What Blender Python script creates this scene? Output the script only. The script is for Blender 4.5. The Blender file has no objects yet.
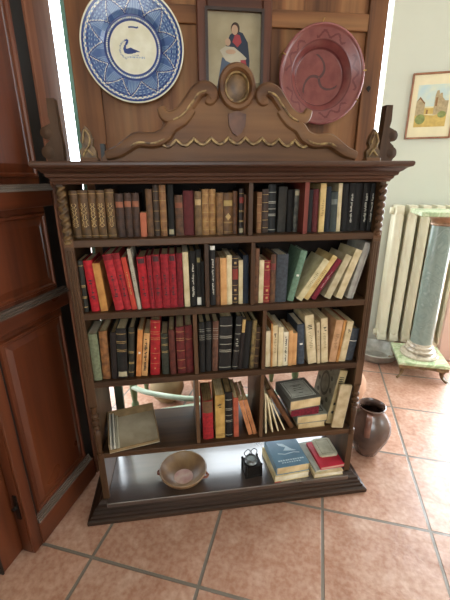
import bpy, bmesh, math, random
from mathutils import Matrix, Vector
random.seed(7)
SC = bpy.context.scene
COL = SC.collection
PI = math.pi
GA = math.radians(-22.04)                      # the room's walls and tiles stand turned against the bookcase
UX, UY = math.cos(GA), math.sin(GA)
def G(u, v, z=0.0):                            # room coordinates -> world
    return (u*UX - v*UY, u*UY + v*UX, z)

# ------------------------------------------------------------------ materials
def lin(c):
    if isinstance(c, str):
        c = tuple(int(c[i:i+2], 16)/255 for i in (0, 2, 4))
    return tuple((x/12.92 if x <= .04045 else ((x+.055)/1.055)**2.4) for x in c) + (1,)
MATS = {}
def newmat(name):
    m = bpy.data.materials.new(name); m.use_nodes = True
    nt = m.node_tree; b = nt.nodes['Principled BSDF']
    return m, nt, b
def nd(nt, t, **kw):
    n = nt.nodes.new(t)
    for k, v in kw.items():
        if k in n.inputs.keys(): n.inputs[k].default_value = v
        else: setattr(n, k, v)
    return n
def coords(nt, scale=(1,1,1), rot=(0,0,0)):
    tc = nd(nt, 'ShaderNodeTexCoord'); mp = nd(nt, 'ShaderNodeMapping')
    mp.inputs['Scale'].default_value = scale; mp.inputs['Rotation'].default_value = rot
    nt.links.new(tc.outputs['Object'], mp.inputs['Vector']); return mp.outputs['Vector']
def ramp(nt, src, stops):
    r = nd(nt, 'ShaderNodeValToRGB'); e = r.color_ramp.elements
    while len(e) < len(stops): e.new(.5)
    for i, (p, c) in enumerate(stops): e[i].position = p; e[i].color = lin(c)
    nt.links.new(src, r.inputs['Fac']); return r.outputs['Color']
def mixc(nt, a, b, fac, mode='MIX'):
    n = nd(nt, 'ShaderNodeMix', data_type='RGBA', blend_type=mode)
    for s, v in ((n.inputs[0], fac), (n.inputs[6], a), (n.inputs[7], b)):
        if hasattr(v, 'links') or isinstance(v, bpy.types.NodeSocket): nt.links.new(v, s)
        else: s.default_value = v
    return n.outputs[2]
def vary(nt, col, amt):                        # small per-object change of tone
    oi = nd(nt, 'ShaderNodeObjectInfo'); mr = nd(nt, 'ShaderNodeMapRange')
    mr.inputs['To Min'].default_value = 1-amt; mr.inputs['To Max'].default_value = 1+amt
    nt.links.new(oi.outputs['Random'], mr.inputs['Value'])
    hs = nd(nt, 'ShaderNodeHueSaturation'); nt.links.new(mr.outputs['Result'], hs.inputs['Value'])
    nt.links.new(col, hs.inputs['Color']); return hs.outputs['Color']
def bump(nt, b, src, strength, dist=.002):
    n = nd(nt, 'ShaderNodeBump'); n.inputs['Strength'].default_value = strength; n.inputs['Distance'].default_value = dist
    nt.links.new(src, n.inputs['Height']); nt.links.new(n.outputs['Normal'], b.inputs['Normal'])

def plain(name, c, rough=.6, amt=.12, scale=14, metal=0, spec=.5, c2=None, vr=0, bmp=0):
    if name in MATS: return MATS[name]
    m, nt, b = newmat(name)
    v = coords(nt); n = nd(nt, 'ShaderNodeTexNoise'); n.inputs['Scale'].default_value = scale; n.inputs['Detail'].default_value = 6
    nt.links.new(v, n.inputs['Vector'])
    L = lin(c); D = lin(c2) if c2 else tuple(x*(1-amt*2.2) for x in L[:3])+(1,)
    mr = nd(nt, 'ShaderNodeMapRange'); mr.inputs['From Min'].default_value = .35; mr.inputs['From Max'].default_value = .68
    nt.links.new(n.outputs['Fac'], mr.inputs['Value'])
    col = mixc(nt, D, L, mr.outputs['Result'])
    if vr: col = vary(nt, col, vr)
    nt.links.new(col, b.inputs['Base Color'])
    b.inputs['Roughness'].default_value = rough; b.inputs['Metallic'].default_value = metal
    b.inputs['Specular IOR Level'].default_value = spec
    if bmp: bump(nt, b, n.outputs['Fac'], bmp)
    MATS[name] = m; return m

def wood(name, c1, c2, c3, axis='z', rough=.42, fine=60, coarse=2.2, spec=.3, bmp=.15, rpt=1.0):
    if name in MATS: return MATS[name]
    m, nt, b = newmat(name)
    s = {'x': (.06, 1, 1), 'y': (1, .06, 1), 'z': (1, 1, .06)}[axis]
    v = coords(nt, tuple(k*fine for k in s)); n = nd(nt, 'ShaderNodeTexNoise'); n.inputs['Scale'].default_value = 1; n.inputs['Detail'].default_value = 5
    nt.links.new(v, n.inputs['Vector'])
    v2 = coords(nt, tuple(k*coarse*4 for k in s)); n2 = nd(nt, 'ShaderNodeTexNoise'); n2.inputs['Scale'].default_value = 1; n2.inputs['Detail'].default_value = 3
    n2.inputs['Distortion'].default_value = .6
    nt.links.new(v2, n2.inputs['Vector'])
    a = ramp(nt, n.outputs['Fac'], [(.3, c1), (.62, c2)])
    d = ramp(nt, n2.outputs['Fac'], [(.35, c1), (.5, c2), (.68, c3)])
    col = mixc(nt, d, a, .45)
    nt.links.new(col, b.inputs['Base Color'])
    b.inputs['Specular IOR Level'].default_value = spec
    v3 = coords(nt, (3, 3, 3)); n3 = nd(nt, 'ShaderNodeTexNoise'); n3.inputs['Scale'].default_value = 2; nt.links.new(v3, n3.inputs['Vector'])
    mr = nd(nt, 'ShaderNodeMapRange'); mr.inputs['To Min'].default_value = rough-.1; mr.inputs['To Max'].default_value = rough+.14
    nt.links.new(n3.outputs['Fac'], mr.inputs['Value']); nt.links.new(mr.outputs['Result'], b.inputs['Roughness'])
    bump(nt, b, n.outputs['Fac'], bmp, .0012)
    MATS[name] = m; return m

def pagemat(name, c, c2):
    if name in MATS: return MATS[name]
    m, nt, b = newmat(name)
    v = coords(nt, (1, 1, 1)); n = nd(nt, 'ShaderNodeTexNoise'); n.inputs['Scale'].default_value = 18; nt.links.new(v, n.inputs['Vector'])
    vv = coords(nt, (900, 6, 3)); w = nd(nt, 'ShaderNodeTexNoise'); w.inputs['Scale'].default_value = 1; nt.links.new(vv, w.inputs['Vector'])
    f = nd(nt, 'ShaderNodeMath', operation='MULTIPLY'); nt.links.new(n.outputs['Fac'], f.inputs[0]); nt.links.new(w.outputs['Fac'], f.inputs[1])
    col = ramp(nt, f.outputs[0], [(.12, c2), (.34, c)])
    nt.links.new(col, b.inputs['Base Color']); b.inputs['Roughness'].default_value = .9
    MATS[name] = m; return m

# ------------------------------------------------------------------ mesh builder
class MB:
    def __init__(s): s.bm = bmesh.new()
    def _m(s, fs, m):
        for f in fs: f.material_index = m
    def box(s, x0, x1, y0, y1, z0, z1, m=0, bev=0, M=None):
        vs = [s.bm.verts.new((x, y, z)) for x in (x0, x1) for y in (y0, y1) for z in (z0, z1)]
        fs = [s.bm.faces.new([vs[i] for i in q]) for q in ((0,1,3,2),(4,6,7,5),(0,4,5,1),(2,3,7,6),(0,2,6,4),(1,5,7,3))]
        s._m(fs, m)
        if bev:
            es = list({e for f in fs for e in f.edges})
            r = bmesh.ops.bevel(s.bm, geom=es, offset=bev, segments=1, affect='EDGES')
            s._m(r['faces'], m)
            vs = list({v for f in s.bm.faces if f.material_index == m for v in f.verts if v.is_valid}) if M else []
        if M:
            if bev: raise ValueError
            for v in vs: v.co = M @ v.co
        return s
    def face(s, pts, m=0):
        f = s.bm.faces.new([s.bm.verts.new(p) for p in pts]); f.material_index = m; return f
    def prism(s, poly, a0, a1, ax='y', m=0):    # poly in the two other axes, extruded along ax
        def P(p, a): return {'y': (p[0], a, p[1]), 'z': (p[0], p[1], a), 'x': (a, p[0], p[1])}[ax]
        A = [s.bm.verts.new(P(p, a0)) for p in poly]; B = [s.bm.verts.new(P(p, a1)) for p in poly]
        n = len(poly); fs = [s.bm.faces.new(A), s.bm.faces.new(B[::-1])]
        for i in range(n): fs.append(s.bm.faces.new((A[i], B[i], B[(i+1) % n], A[(i+1) % n])))
        s._m(fs, m); return s
    def rings(s, rs, m=0, cap=True, close=True):
        V = [[s.bm.verts.new(p) for p in r] for r in rs]; n = len(rs[0]); fs = []
        for a, b in zip(V, V[1:]):
            for i in range(n if close else n-1):
                fs.append(s.bm.faces.new((a[i], a[(i+1) % n], b[(i+1) % n], b[i])))
        if cap:
            fs.append(s.bm.faces.new(V[0][::-1])); fs.append(s.bm.faces.new(V[-1]))
        s._m(fs, m); return s
    def lathe(s, prof, c=(0,0,0), seg=32, m=0, ax='z', cap=True, sx=1, sy=1):
        rs = []
        for r, z in prof:
            ring = []
            for k in range(seg):
                t = 2*PI*k/seg; x, y = r*math.cos(t)*sx, r*math.sin(t)*sy
                p = {'z': (x, y, z), 'y': (x, z, y), 'x': (z, x, y)}[ax]
                ring.append((c[0]+p[0], c[1]+p[1], c[2]+p[2]))
            rs.append(ring)
        return s.rings(rs, m, cap)
    def tube(s, pts, r, seg=8, m=0, closed=False, sy=1.0):
        pts = [Vector(p) for p in pts]; n = len(pts); rs = []
        up = Vector((0, 1, 0))
        for i, p in enumerate(pts):
            a = pts[(i-1) % n] if (closed or i) else p; b = pts[(i+1) % n] if (closed or i < n-1) else p
            t = (b-a).normalized()
            u = up if abs(t.dot(up)) < .95 else Vector((1, 0, 0))
            e = (u - t*u.dot(t)).normalized(); f = t.cross(e)
            rr = r[i] if isinstance(r, (list, tuple)) else r
            rs.append([tuple(p + rr*(math.cos(2*PI*k/seg)*f + sy*math.sin(2*PI*k/seg)*e)) for k in range(seg)])
        if closed: rs.append(rs[0]); 
        s.rings(rs, m, cap=not closed); 
        if closed: bmesh.ops.remove_doubles(s.bm, verts=s.bm.verts, dist=1e-6)
        return s
    def build(s, name, mats, parent=None, loc=(0,0,0), rot=(0,0,0), smooth=False, kind=None):
        bmesh.ops.recalc_face_normals(s.bm, faces=s.bm.faces)
        me = bpy.data.meshes.new(name); s.bm.to_mesh(me); s.bm.free()
        for mm in (mats if isinstance(mats, (list, tuple)) else [mats]): me.materials.append(mm)
        if smooth:
            for p in me.polygons: p.use_smooth = True
            me.set_sharp_from_angle(angle=math.radians(40))
        o = bpy.data.objects.new(name, me); COL.objects.link(o)
        o.location = loc; o.rotation_euler = rot
        if parent: o.parent = parent
        if kind: o['kind'] = kind
        return o
def empty(name, loc=(0,0,0), rot=(0,0,0), label=None, cat=None, group=None, kind=None):
    o = bpy.data.objects.new(name, None); COL.objects.link(o); o.empty_display_size = .05
    o.location = loc; o.rotation_euler = rot
    tag(o, label, cat, group, kind); return o
def tag(o, label=None, cat=None, group=None, kind=None):
    if label: o['label'] = label
    if cat: o['category'] = cat
    if group: o['group'] = group
    if kind: o['kind'] = kind
    return o
def smoothpath(pts, n=6):                       # Catmull-Rom through the points
    out = []; P = [pts[0]] + list(pts) + [pts[-1]]
    for i in range(1, len(P)-2):
        p0, p1, p2, p3 = (Vector(q) for q in P[i-1:i+3])
        for k in range(n):
            t = k/n
            out.append(.5*((2*p1)+(p2-p0)*t+(2*p0-5*p1+4*p2-p3)*t*t+(3*p1-p0-3*p2+p3)*t**3))
    out.append(Vector(pts[-1])); return out
def inpoly(x, y, P):
    c = False; j = len(P)-1
    for i in range(len(P)):
        if (P[i][1] > y) != (P[j][1] > y) and x < (P[j][0]-P[i][0])*(y-P[i][1])/(P[j][1]-P[i][1])+P[i][0]: c = not c
        j = i
    return c

# ------------------------------------------------------------------ common materials
DARK = wood('bookcase wood', '2a1b10', '4c3320', '70523a', 'x', .38)
DARKZ = wood('bookcase wood upright', '2a1b10', '4c3320', '70523a', 'z', .4)
CROWNW = wood('crown wood', '33211a', '503527', '6b4c3a', 'x', .34)
CARVE = wood('carved walnut', '472c1a', '6b482c', '876240', 'x', .5, spec=.3)
PLINTHW = wood('plinth wood', '1b110c', '33231a', '4c3728', 'x', .34)
BOARDW = wood('bottom board wood', '241a16', '3b2b24', '4f3c33', 'x', .3, spec=.8, bmp=.4)
_b = BOARDW.node_tree.nodes['Principled BSDF']; _b.inputs['Coat Weight'].default_value = 1; _b.inputs['Coat IOR'].default_value = 2.1; _b.inputs['Coat Roughness'].default_value = .2
PANELW = wood('old pine panel', '4c2c16', '80522f', 'a0744a', 'z', .5)
PANELH = wood('old pine rail', '4c2c16', '80522f', 'a0744a', 'x', .5)
DOORW = wood('red brown door', '38190d', '5e2e19', '784226', 'z', .3, fine=40, spec=.5)
DOORH = wood('red brown door rail', '38190d', '5e2e19', '784226', 'y', .3, fine=40, spec=.5)
DOORM = wood('grey door moulding', '40342c', '6e6056', '948a80', 'y', .32)  # greyer and lighter than the door wood
GILT = plain('dull gilding', 'a88a58', .45, .3, 60, metal=.3, c2='4e3622')
GILTB = plain('book gilding', 'c4a062', .5, .2, 120)
BLACK_WOOD_GAP = plain('black wood and gap shade', '120f0d', .5, .2)  # also painted in as the dark of gaps by the door leaf
PAGE = pagemat('aged page edges', 'd8c49a', '9c7c4c')
PAGEW = pagemat('pale page edges', 'e6dcc4', 'b8a480')
PAGED = pagemat('dark page edges', 'a88a5c', '5f4628')
PAGER = pagemat('red sprinkled page edges', 'a03428', '6e1f18')
IRON = plain('dark iron', '2a2624', .4, .2, 40, metal=.7)
BRASS = plain('brass', 'b08c4a', .35, .2, 30, metal=.8)
WHITEP = plain('white plaster', 'd8d5ca', .85, .03, 3)
# ------------------------------------------------------------------ the room
def tilemat():
    m, nt, b = newmat('terracotta floor tiles')
    v = coords(nt)
    br = nd(nt, 'ShaderNodeTexBrick', offset=0.0, squash=1.0)
    br.inputs['Scale'].default_value = 1; br.inputs['Brick Width'].default_value = .3918; br.inputs['Row Height'].default_value = .3918
    br.inputs['Mortar Size'].default_value = (.0064); br.inputs['Mortar Smooth'].default_value = .3; br.inputs['Bias'].default_value = 0
    br.inputs['Color1'].default_value = (0,0,0,1); br.inputs['Color2'].default_value = (1,1,1,1); br.inputs['Mortar'].default_value = (.5,.5,.5,1)
    nt.links.new(v, br.inputs['Vector'])
    n = nd(nt, 'ShaderNodeTexNoise'); n.inputs['Scale'].default_value = 9; n.inputs['Detail'].default_value = 8; n.inputs['Roughness'].default_value = .65
    nt.links.new(v, n.inputs['Vector'])
    n2 = nd(nt, 'ShaderNodeTexNoise'); n2.inputs['Scale'].default_value = 55; n2.inputs['Detail'].default_value = 4; nt.links.new(v, n2.inputs['Vector'])
    base = ramp(nt, n.outputs['Fac'], [(.25, '8f5e47'), (.5, 'ab7f68'), (.75, 'c8a894')])
    sp = ramp(nt, n2.outputs['Fac'], [(.36, '946651'), (.64, 'c8a996')])
    c = mixc(nt, base, sp, .35)
    tone = mixc(nt, c, lin('a35f3c'), br.outputs['Color']) if False else c
    hs = nd(nt, 'ShaderNodeHueSaturation'); mr = nd(nt, 'ShaderNodeMapRange'); mr.inputs['To Min'].default_value = .9; mr.inputs['To Max'].default_value = 1.1
    nt.links.new(br.outputs['Color'], mr.inputs['Value']); nt.links.new(mr.outputs['Result'], hs.inputs['Value']); nt.links.new(tone, hs.inputs['Color'])
    col = mixc(nt, hs.outputs['Color'], lin('72695f'), br.outputs['Fac'])
    nt.links.new(col, b.inputs['Base Color'])
    rr = nd(nt, 'ShaderNodeMapRange'); rr.inputs['To Min'].default_value = .22; rr.inputs['To Max'].default_value = .42
    nt.links.new(n.outputs['Fac'], rr.inputs['Value']); nt.links.new(rr.outputs['Result'], b.inputs['Roughness'])
    # slate-like veins
    mus = nd(nt, 'ShaderNodeTexNoise'); mus.inputs['Scale'].default_value = 6; mus.inputs['Detail'].default_value = 7; mus.inputs['Distortion'].default_value = .8; nt.links.new(v, mus.inputs['Vector'])
    h = nd(nt, 'ShaderNodeMath', operation='MULTIPLY_ADD'); nt.links.new(br.outputs['Fac'], h.inputs[0]); h.inputs[1].default_value = -1.2
    nt.links.new(mus.outputs['Fac'], h.inputs[2])
    bump(nt, b, h.outputs[0], .8, .006)
    return m
def plaster(name, c):
    return plain(name, c, .9, .03, 2.5, bmp=.05)
WALLM = plaster('cream green plaster', 'c5c8b9')
fl = MB().box(-6, 6, -5, 6, -.08, 0).build('floor', tilemat(), loc=(-.0132, -.179, 0), rot=(0,0,GA), kind='structure')
def roombox(name, u0, u1, v0, v1, z0, z1, mat, kind='structure', parent=None):
    return MB().box(u0, u1, v0, v1, z0, z1).build(name, mat, parent, rot=(0,0,GA), kind=kind)
WV = 1.95
# back wall: pale wall with the radiator, then a French window out of frame to the right
mb = MB()
mb.box(-.3, 1.10, WV, WV+.22, 0, .75); mb.box(-.3, 1.10, WV, WV+.22, 2.5, 2.8)  # sill and head, unseen, added to cut daylight on the floor behind
mb.box(1.10, 1.80, WV, WV+.06, 0, 2.8); mb.box(1.80, 3.3, WV, WV+.22, 2.3, 2.8); mb.box(3.3, 4.4, WV, WV+.22, 0, 2.8)
mb.build('wall_back', WALLM, rot=(0,0,GA), kind='structure')
mb = MB()
mb.box(4.2, 4.4, -3.2, -.9, 0, 2.8); mb.box(4.2, 4.4, .9, WV, 0, 2.8); mb.box(4.2, 4.4, -.9, .9, 0, .9); mb.box(4.2, 4.4, -.9, .9, 2.3, 2.8)
mb.build('wall_right', WALLM, rot=(0,0,GA), kind='structure')
mb = MB()
mb.box(-.5, .7, -3.4, -3.2, 0, 2.8); mb.box(2.5, 4.4, -3.4, -3.2, 0, 2.8); mb.box(.7, 2.5, -3.4, -3.2, 0, .9); mb.box(.7, 2.5, -3.4, -3.2, 2.3, 2.8)
mb.build('wall_front', WALLM, rot=(0,0,GA), kind='structure')
mb = MB(); mb.box(-.5, -.3, -3.2, .285, 0, 2.8); mb.box(-.5, -.3, .95, WV+.22, 0, 2.8); mb.box(-.5, -.3, .285, .95, 2.5, 2.8)  # far part, unseen, added to shade the floor behind the bookcase
mb.build('wall_left', WALLM, rot=(0,0,GA), kind='structure')
roombox('ceiling', -.5, 4.4, -3.4, WV+.22, 2.8, 2.9, WHITEP)
# windows (out of frame): white frames in their openings
def winframe(name, u0, u1, v0, v1, z0, z1, n, along):
    e = empty(name, kind='structure'); e.rotation_euler = (0,0,GA)
    fm = plain('white window paint', 'e8e6dc', .4, .03)
    mb = MB(); t = .06
    if along == 'u':
        mb.box(u0, u1, v0, v1, z1-t, z1); mb.box(u0, u1, v0, v1, z0, z0+t)
        for i in range(n+1):
            c = u0 + (u1-u0-t)*i/n; mb.box(c, c+t, v0, v1, z0+t, z1-t)
    else:
        mb.box(u0, u1, v0, v1, z1-t, z1); mb.box(u0, u1, v0, v1, z0, z0+t)
        for i in range(n+1):
            c = v0 + (v1-v0-t)*i/n; mb.box(u0, u1, c, c+t, z0+t, z1-t)
    mb.build('window_frame', fm, e)
winframe('window_1', 1.80, 3.3, WV+.08, WV+.14, 0, 2.3, 2, 'u')
winframe('window_2', 4.27, 4.33, -.9, .9, .9, 2.3, 2, 'v')
winframe('fill_window', .7, 2.5, -3.33, -3.27, .9, 2.3, 2, 'u')  # unseen window added to frame the front fill light

# left door leaf, folded against the left side
d = empty('door_1', G(-.14, 0), (0,0,GA), kind='structure')
mb = MB()
V0, V1 = -.215, .118
mb.box(-.05, -.012, V0, V1, .012, 2.6)                                     # core
mb.build('door_core', DOORW, d)
mb = MB(); mb.box(-.012, 0, V0, V0+.038, .012, 2.6, bev=.002); mb.build('stile', DOORW, d)
for z0, z1 in ((.012, .105), (.82, .868), (1.172, 1.222)):
    mb = MB(); mb.box(-.012, .004, V0+.038, V1+.03, z0, z1, bev=.002); mb.build('rail', DOORH, d)
mb = MB()
for z in (.868, 1.222):
    for i, (o, hh) in enumerate(((.012, .006), (.008, .006), (.004, .007))):
        mb.box(-.012, o, V0+.038, V1+.03, z+i*.0065, z+i*.0065+hh)
for i, o in enumerate((.002, -.002, -.006, -.009)):
    mb.box(-.012, o, V0+.042, V1+.02, .105+i*.0075, .105+i*.0075+.0065)
mb.build('moulding', DOORM, d)
def raised(z0, z1, y0=V0+.05, y1=V1-.004):
    mb = MB(); rs = []
    for ins, dep in ((0, -.0119), (.004, -.003), (.012, -.0025), (.016, -.007), (.022, -.0065), (.04, -.001)):
        a, b, c, e = y0+ins, y1-ins, z0+ins, z1-ins
        rs.append([(dep, a, c), (dep, b, c), (dep, b, e), (dep, a, e)])
    mb.rings(rs); mb.build('panel', DOORW, d)
raised(.142, .80); raised(.90, 1.155); raised(1.26, 2.55)
mb = MB(); mb.box(-.035, -.02, V0-.004, V0, .17, .27); mb.lathe([(.007, 0), (.007, .014)], (-.027, V0-.018, .225), 12, ax='y')
mb.build('lock', IRON, d)
MB().box(-.0118, -.0095, V0+.0385, V0+.0495, .106, .8198).build('groove_shade', BLACK_WOOD_GAP, d)  # black strip painted in for the shade of the gap
d2 = empty('door_2', G(-.195, 0), (0,0,GA), kind='structure')
mb = MB(); mb.box(-.035, 0, -.30, .1, .012, 2.6); mb.build('door_core', DOORW, d2)
mb = MB(); mb.box(-.03, .004, -.302, -.296, .012, 2.6); mb.build('edge_strip', BLACK_WOOD_GAP, d2)
# black strip painting in the shadow gap, then brown jamb beyond the leaf
roombox('gap_shade', -.2, -.152, .12, .168, 0, 2.7, BLACK_WOOD_GAP)
roombox('trim_2', -.30, -.145, .169, .205, 0, 2.7, wood('jamb wood', '57301f', '86553d', 'a3715a', 'z', .5))
roombox('trim_3', -.30, -.150, .206, .291, 0, 2.7, wood('jamb wood 2', '4a2c20', '6e4838', '8a6452', 'z', .5))

# ------------------------------------------------------------------ the bookcase
W, D = 1.02, .25
bc = empty('bookcase', (0,0,0), label='tall dark wooden bookcase with carved crest, full of old books, standing on terracotta tiles', cat='bookcase')
def part(mb, name, mat, parent=None, label=None, smooth=False):
    o = mb.build(name, mat, parent or bc, smooth=smooth)
    if label: o['label'] = label
    return o
for x0 in (0, W-.018):
    part(MB().box(x0, x0+.018, .012, D, .07, 1.2415), 'side_panel', DARKZ)
part(MB().box(.062, W-.0182, D-.009, D-.001, .567, 1.2412), 'shade_back', wood('dark shade backing', '120b08', '21160f', '2e2017', 'z', .7))  # near-black sheet added to deepen the shade behind the books
SH = {1: 1.081, 2: .8435, 3: .589, 4: .2837}
for k, z in SH.items():
    part(MB().box(.0182, W-.0182, .0005 if k > 0 else 0, (D-.0095 if k < 4 else D), z-.0225, z, bev=.002), 'shelf', DARK)
part(MB().box(.0182, W-.0182, -.03, D+.02, .05, .07, bev=.002), 'bottom_board', BOARDW)
def uprights(k, xs, ztop):
    for x in xs:
        part(MB().box(x-.007, x+.007, .004, D-.01, SH[k]+.0003, ztop-.0003, bev=.001), 'divider', DARKZ)
uprights(1, (.572, ), 1.2415); uprights(2, (.430, .583), SH[1]-.0225)
uprights(3, (.3845, .6285), SH[2]-.0225); uprights(4, (.382, .627), SH[3]-.0225)
o = part(MB().box(.7445+.001, .7605-.001, .004, D-.01, SH[1]+.0003, 1.2412), 'divider', wood('red stained upright', '4a1c16', '743027', '8a4a3c', 'z', .45))
o['label'] = 'red brown upright of the top shelf'
def rectloft(prof, x0, x1, y0, y1, fx=1.0):
    rs = []
    for o, z in prof: rs.append([(x0-o*fx, y0-o, z), (x1+o*fx, y0-o, z), (x1+o*fx, y1, z), (x0-o*fx, y1, z)])
    return MB().rings(rs)
part(rectloft([(0, 1.2418), (.003, 1.247), (.010, 1.252), (.012, 1.258), (.022, 1.262), (.025, 1.270), (.034, 1.274), (.045, 1.282), (.060, 1.286), (.064, 1.291), (.064, 1.297), (.060, 1.301)], 0, W, -.006, D+.02, .55), 'cornice', CROWNW)
part(rectloft([(.056, 0), (.060, .004), (.060, .018), (.054, .022), (.047, .024), (.045, .032), (.038, .035), (.036, .044), (.030, .047), (.028, .056), (.018, .060), (.012, .066), (.006, .0695)], 0, W, 0, D+.04, .9), 'plinth', PLINTHW)
for sx, x0 in ((0, 0.0), (1, W-.028)):
    xc = x0+.014
    part(MB().box(x0+.002, x0+.026, -.002, .0118, .0702, .262), 'post', DARKZ)             # lower plain leg
    part(MB().box(x0, x0+.028, -.001, .0118, .4905, 1.06), 'post', DARKZ)
    # flutes on the middle post
    mb = MB()
    for dx in (-.008, 0, .008): mb.tube([(xc+dx, -.001, .60), (xc+dx, -.001, 1.05)], .0028, 8)
    part(mb, 'reeding', DARKZ)
    # turned baluster beside the open shelf
    prof = [(.013, .262), (.0135, .285), (.008, .288), (.009, .30), (.011, .34), (.0125, .365), (.012, .385), (.007, .392), (.0135, .398), (.0135, .406), (.008, .41), (.008, .416), (.014, .421), (.014, .43), (.008, .435), (.008, .441), (.0135, .446), (.0135, .455), (.009, .46), (.012, .475), (.013, .4905)]
    part(MB().lathe(prof, (xc, .004, 0), 20), 'baluster', DARKZ, smooth=True)
    # twisted column beside the top row
    mb = MB(); rs = []; n = 70
    for i in range(n+1):
        z = 1.085 + (1.235-1.085)*i/n; ring = []
        for k in range(16):
            t = 2*PI*k/16; r = .0115 + .0032*math.cos(2*t - i*.62)
            ring.append((xc+r*math.cos(t), .002+r*math.sin(t)*.8, z))
        rs.append(ring)
    mb.rings(rs)
    sp = part(mb, 'spiral_column', plain('brown gilt column', '7a5c34', .5, .3, 60, metal=.2, c2='3a2818') if not sx else DARKZ, smooth=True, label='gilded twisted column' if not sx else 'dark twisted column')
    part(MB().box(x0, x0+.028, -.001, .0118, 1.0602, 1.0848), 'column_block', CARVE)
    mb = MB(); mb.lathe([(.004, 0), (.012, .004), (.012, .010), (.006, .016)], (xc, .002, 1.2255 if False else 1.068), 14, ax='z'); 
    part(mb, 'capital', GILT if not sx else CARVE)

# crest on the cornice
CZ = 1.3008
outline = [(.138,0),(.138,.012),(.150,.027),(.184,.040),(.212,.052),(.237,.072),(.260,.069),(.287,.069),(.312,.078),(.317,.097),(.308,.124),(.309,.150),(.328,.136),(.354,.140),(.377,.155),(.395,.178),(.413,.196),(.436,.206),(.460,.203),(.474,.190),(.482,.205),(.490,.228),(.506,.243),(.527,.249),(.548,.243),(.563,.228),(.571,.206),(.579,.192),(.598,.205),(.620,.209),(.641,.200),(.663,.178),(.688,.151),(.712,.135),(.736,.138),(.731,.118),(.706,.111),(.712,.085),(.733,.066),(.765,.066),(.797,.067),(.812,.053),(.850,.042),(.892,.030),(.898,.012),(.898,0)]
cr = MB(); cr.prism([(x, CZ+z) for x, z in outline], .012, .034, 'y')
crest = part(cr, 'crest', CARVE)
def ribbon(pts, r, name, mat, y=.010, seg=8, sy=.6, n=6):
    P = smoothpath([(x, y, CZ+z) for x, z in pts], n)
    L = len(P); rr = [r*(.45+.55*math.sin(PI*min(1, max(0, (i+.6)/L)))**.5) for i in range(L)]
    o = MB().tube(P, rr, seg, sy=sy).build(name, mat, crest, smooth=True); return o
MX = .527
def mir(pts): return [(2*MX-x, z) for x, z in pts]
upper = [(.312,.143),(.322,.122),(.345,.118),(.372,.132),(.397,.160),(.417,.184),(.440,.192),(.458,.180),(.452,.164),(.438,.166)]
lower = [(.150,.018),(.185,.028),(.222,.050),(.245,.060),(.285,.058),(.318,.070),(.340,.095),(.372,.112),(.400,.140)]
for P, r_ in ((upper, .020), (lower, .0215)):
    ribbon(P, r_, 'scroll', CARVE, y=.006, sy=.7); ribbon(mir(P), r_, 'scroll', CARVE, y=.006, sy=.7)
for P in (upper, lower):                               # thin gilded ribs on the scrolls
    Q = [(x, z-.008) for x, z in P[2:-3]]
    ribbon(Q, .0035, 'gilt_rib', GILT, y=-.0065, seg=6); ribbon(mir(Q), .0035, 'gilt_rib', GILT, y=-.0065, seg=6)
wave = []
for i in range(73):
    t = i/72; x = .300+t*(.754-.300); s = abs(math.sin(t*PI*9))
    wave.append((x, .040 + .017*(1-s) + .010*math.sin(PI*t)))
P = [(x, .006, CZ+z) for x, z in wave]
MB().tube(P, .0048, 6).build('gilt_scallop', GILT, crest, smooth=True)
# raised field above the scallop line
fld = [(x, CZ+z+.002) for x, z in wave] + [(.735,CZ+.085),(.68,CZ+.12),(.62,CZ+.168),(.57,CZ+.165),(.527,CZ+.15),(.484,CZ+.165),(.43,CZ+.168),(.37,CZ+.11),(.32,CZ+.075)]
MB().prism(fld, .006, .0118, 'y').build('carved_field', CARVE, crest)
mb = MB(); mb.lathe([(.052, .002), (.054, -.008), (.049, -.018), (.041, -.019), (.036, -.012), (.034, -.003)], (MX, .010, CZ+.196), 36, ax='y', cap=False, sy=1.12); mb.build('medallion_ring', CARVE, crest, smooth=True)
mb = MB(); mb.lathe([(.0355, -.002), (.0345, -.010), (.0305, -.011), (.029, -.004), (.0285, -.001)], (MX, .010, CZ+.196), 36, ax='y', cap=False, sy=1.13); mb.build('gilt_ring', GILT, crest, smooth=True)
mb = MB(); mb.lathe([(.0283, -.0015), (.022, -.004), (.012, -.0065), (.003, -.0075)], (MX, .010, CZ+.196), 32, ax='y', sy=1.13); mb.build('medallion_face', plain('brown gilt face', '7e6040', .45, .3, 40, c2='4a3420'), crest, smooth=True)
sh = [(MX-.026,.128),(MX-.012,.131),(MX,.137),(MX+.012,.131),(MX+.026,.128),(MX+.024,.098),(MX+.013,.078),(MX,.07),(MX-.013,.078),(MX-.024,.098)]
MB().prism([(x, CZ+z) for x, z in sh], -.002, .0058, 'y').build('shield', plain('worn red brown carving', '6a4430', .5, .3, 30, c2='46291c'), crest)
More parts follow.
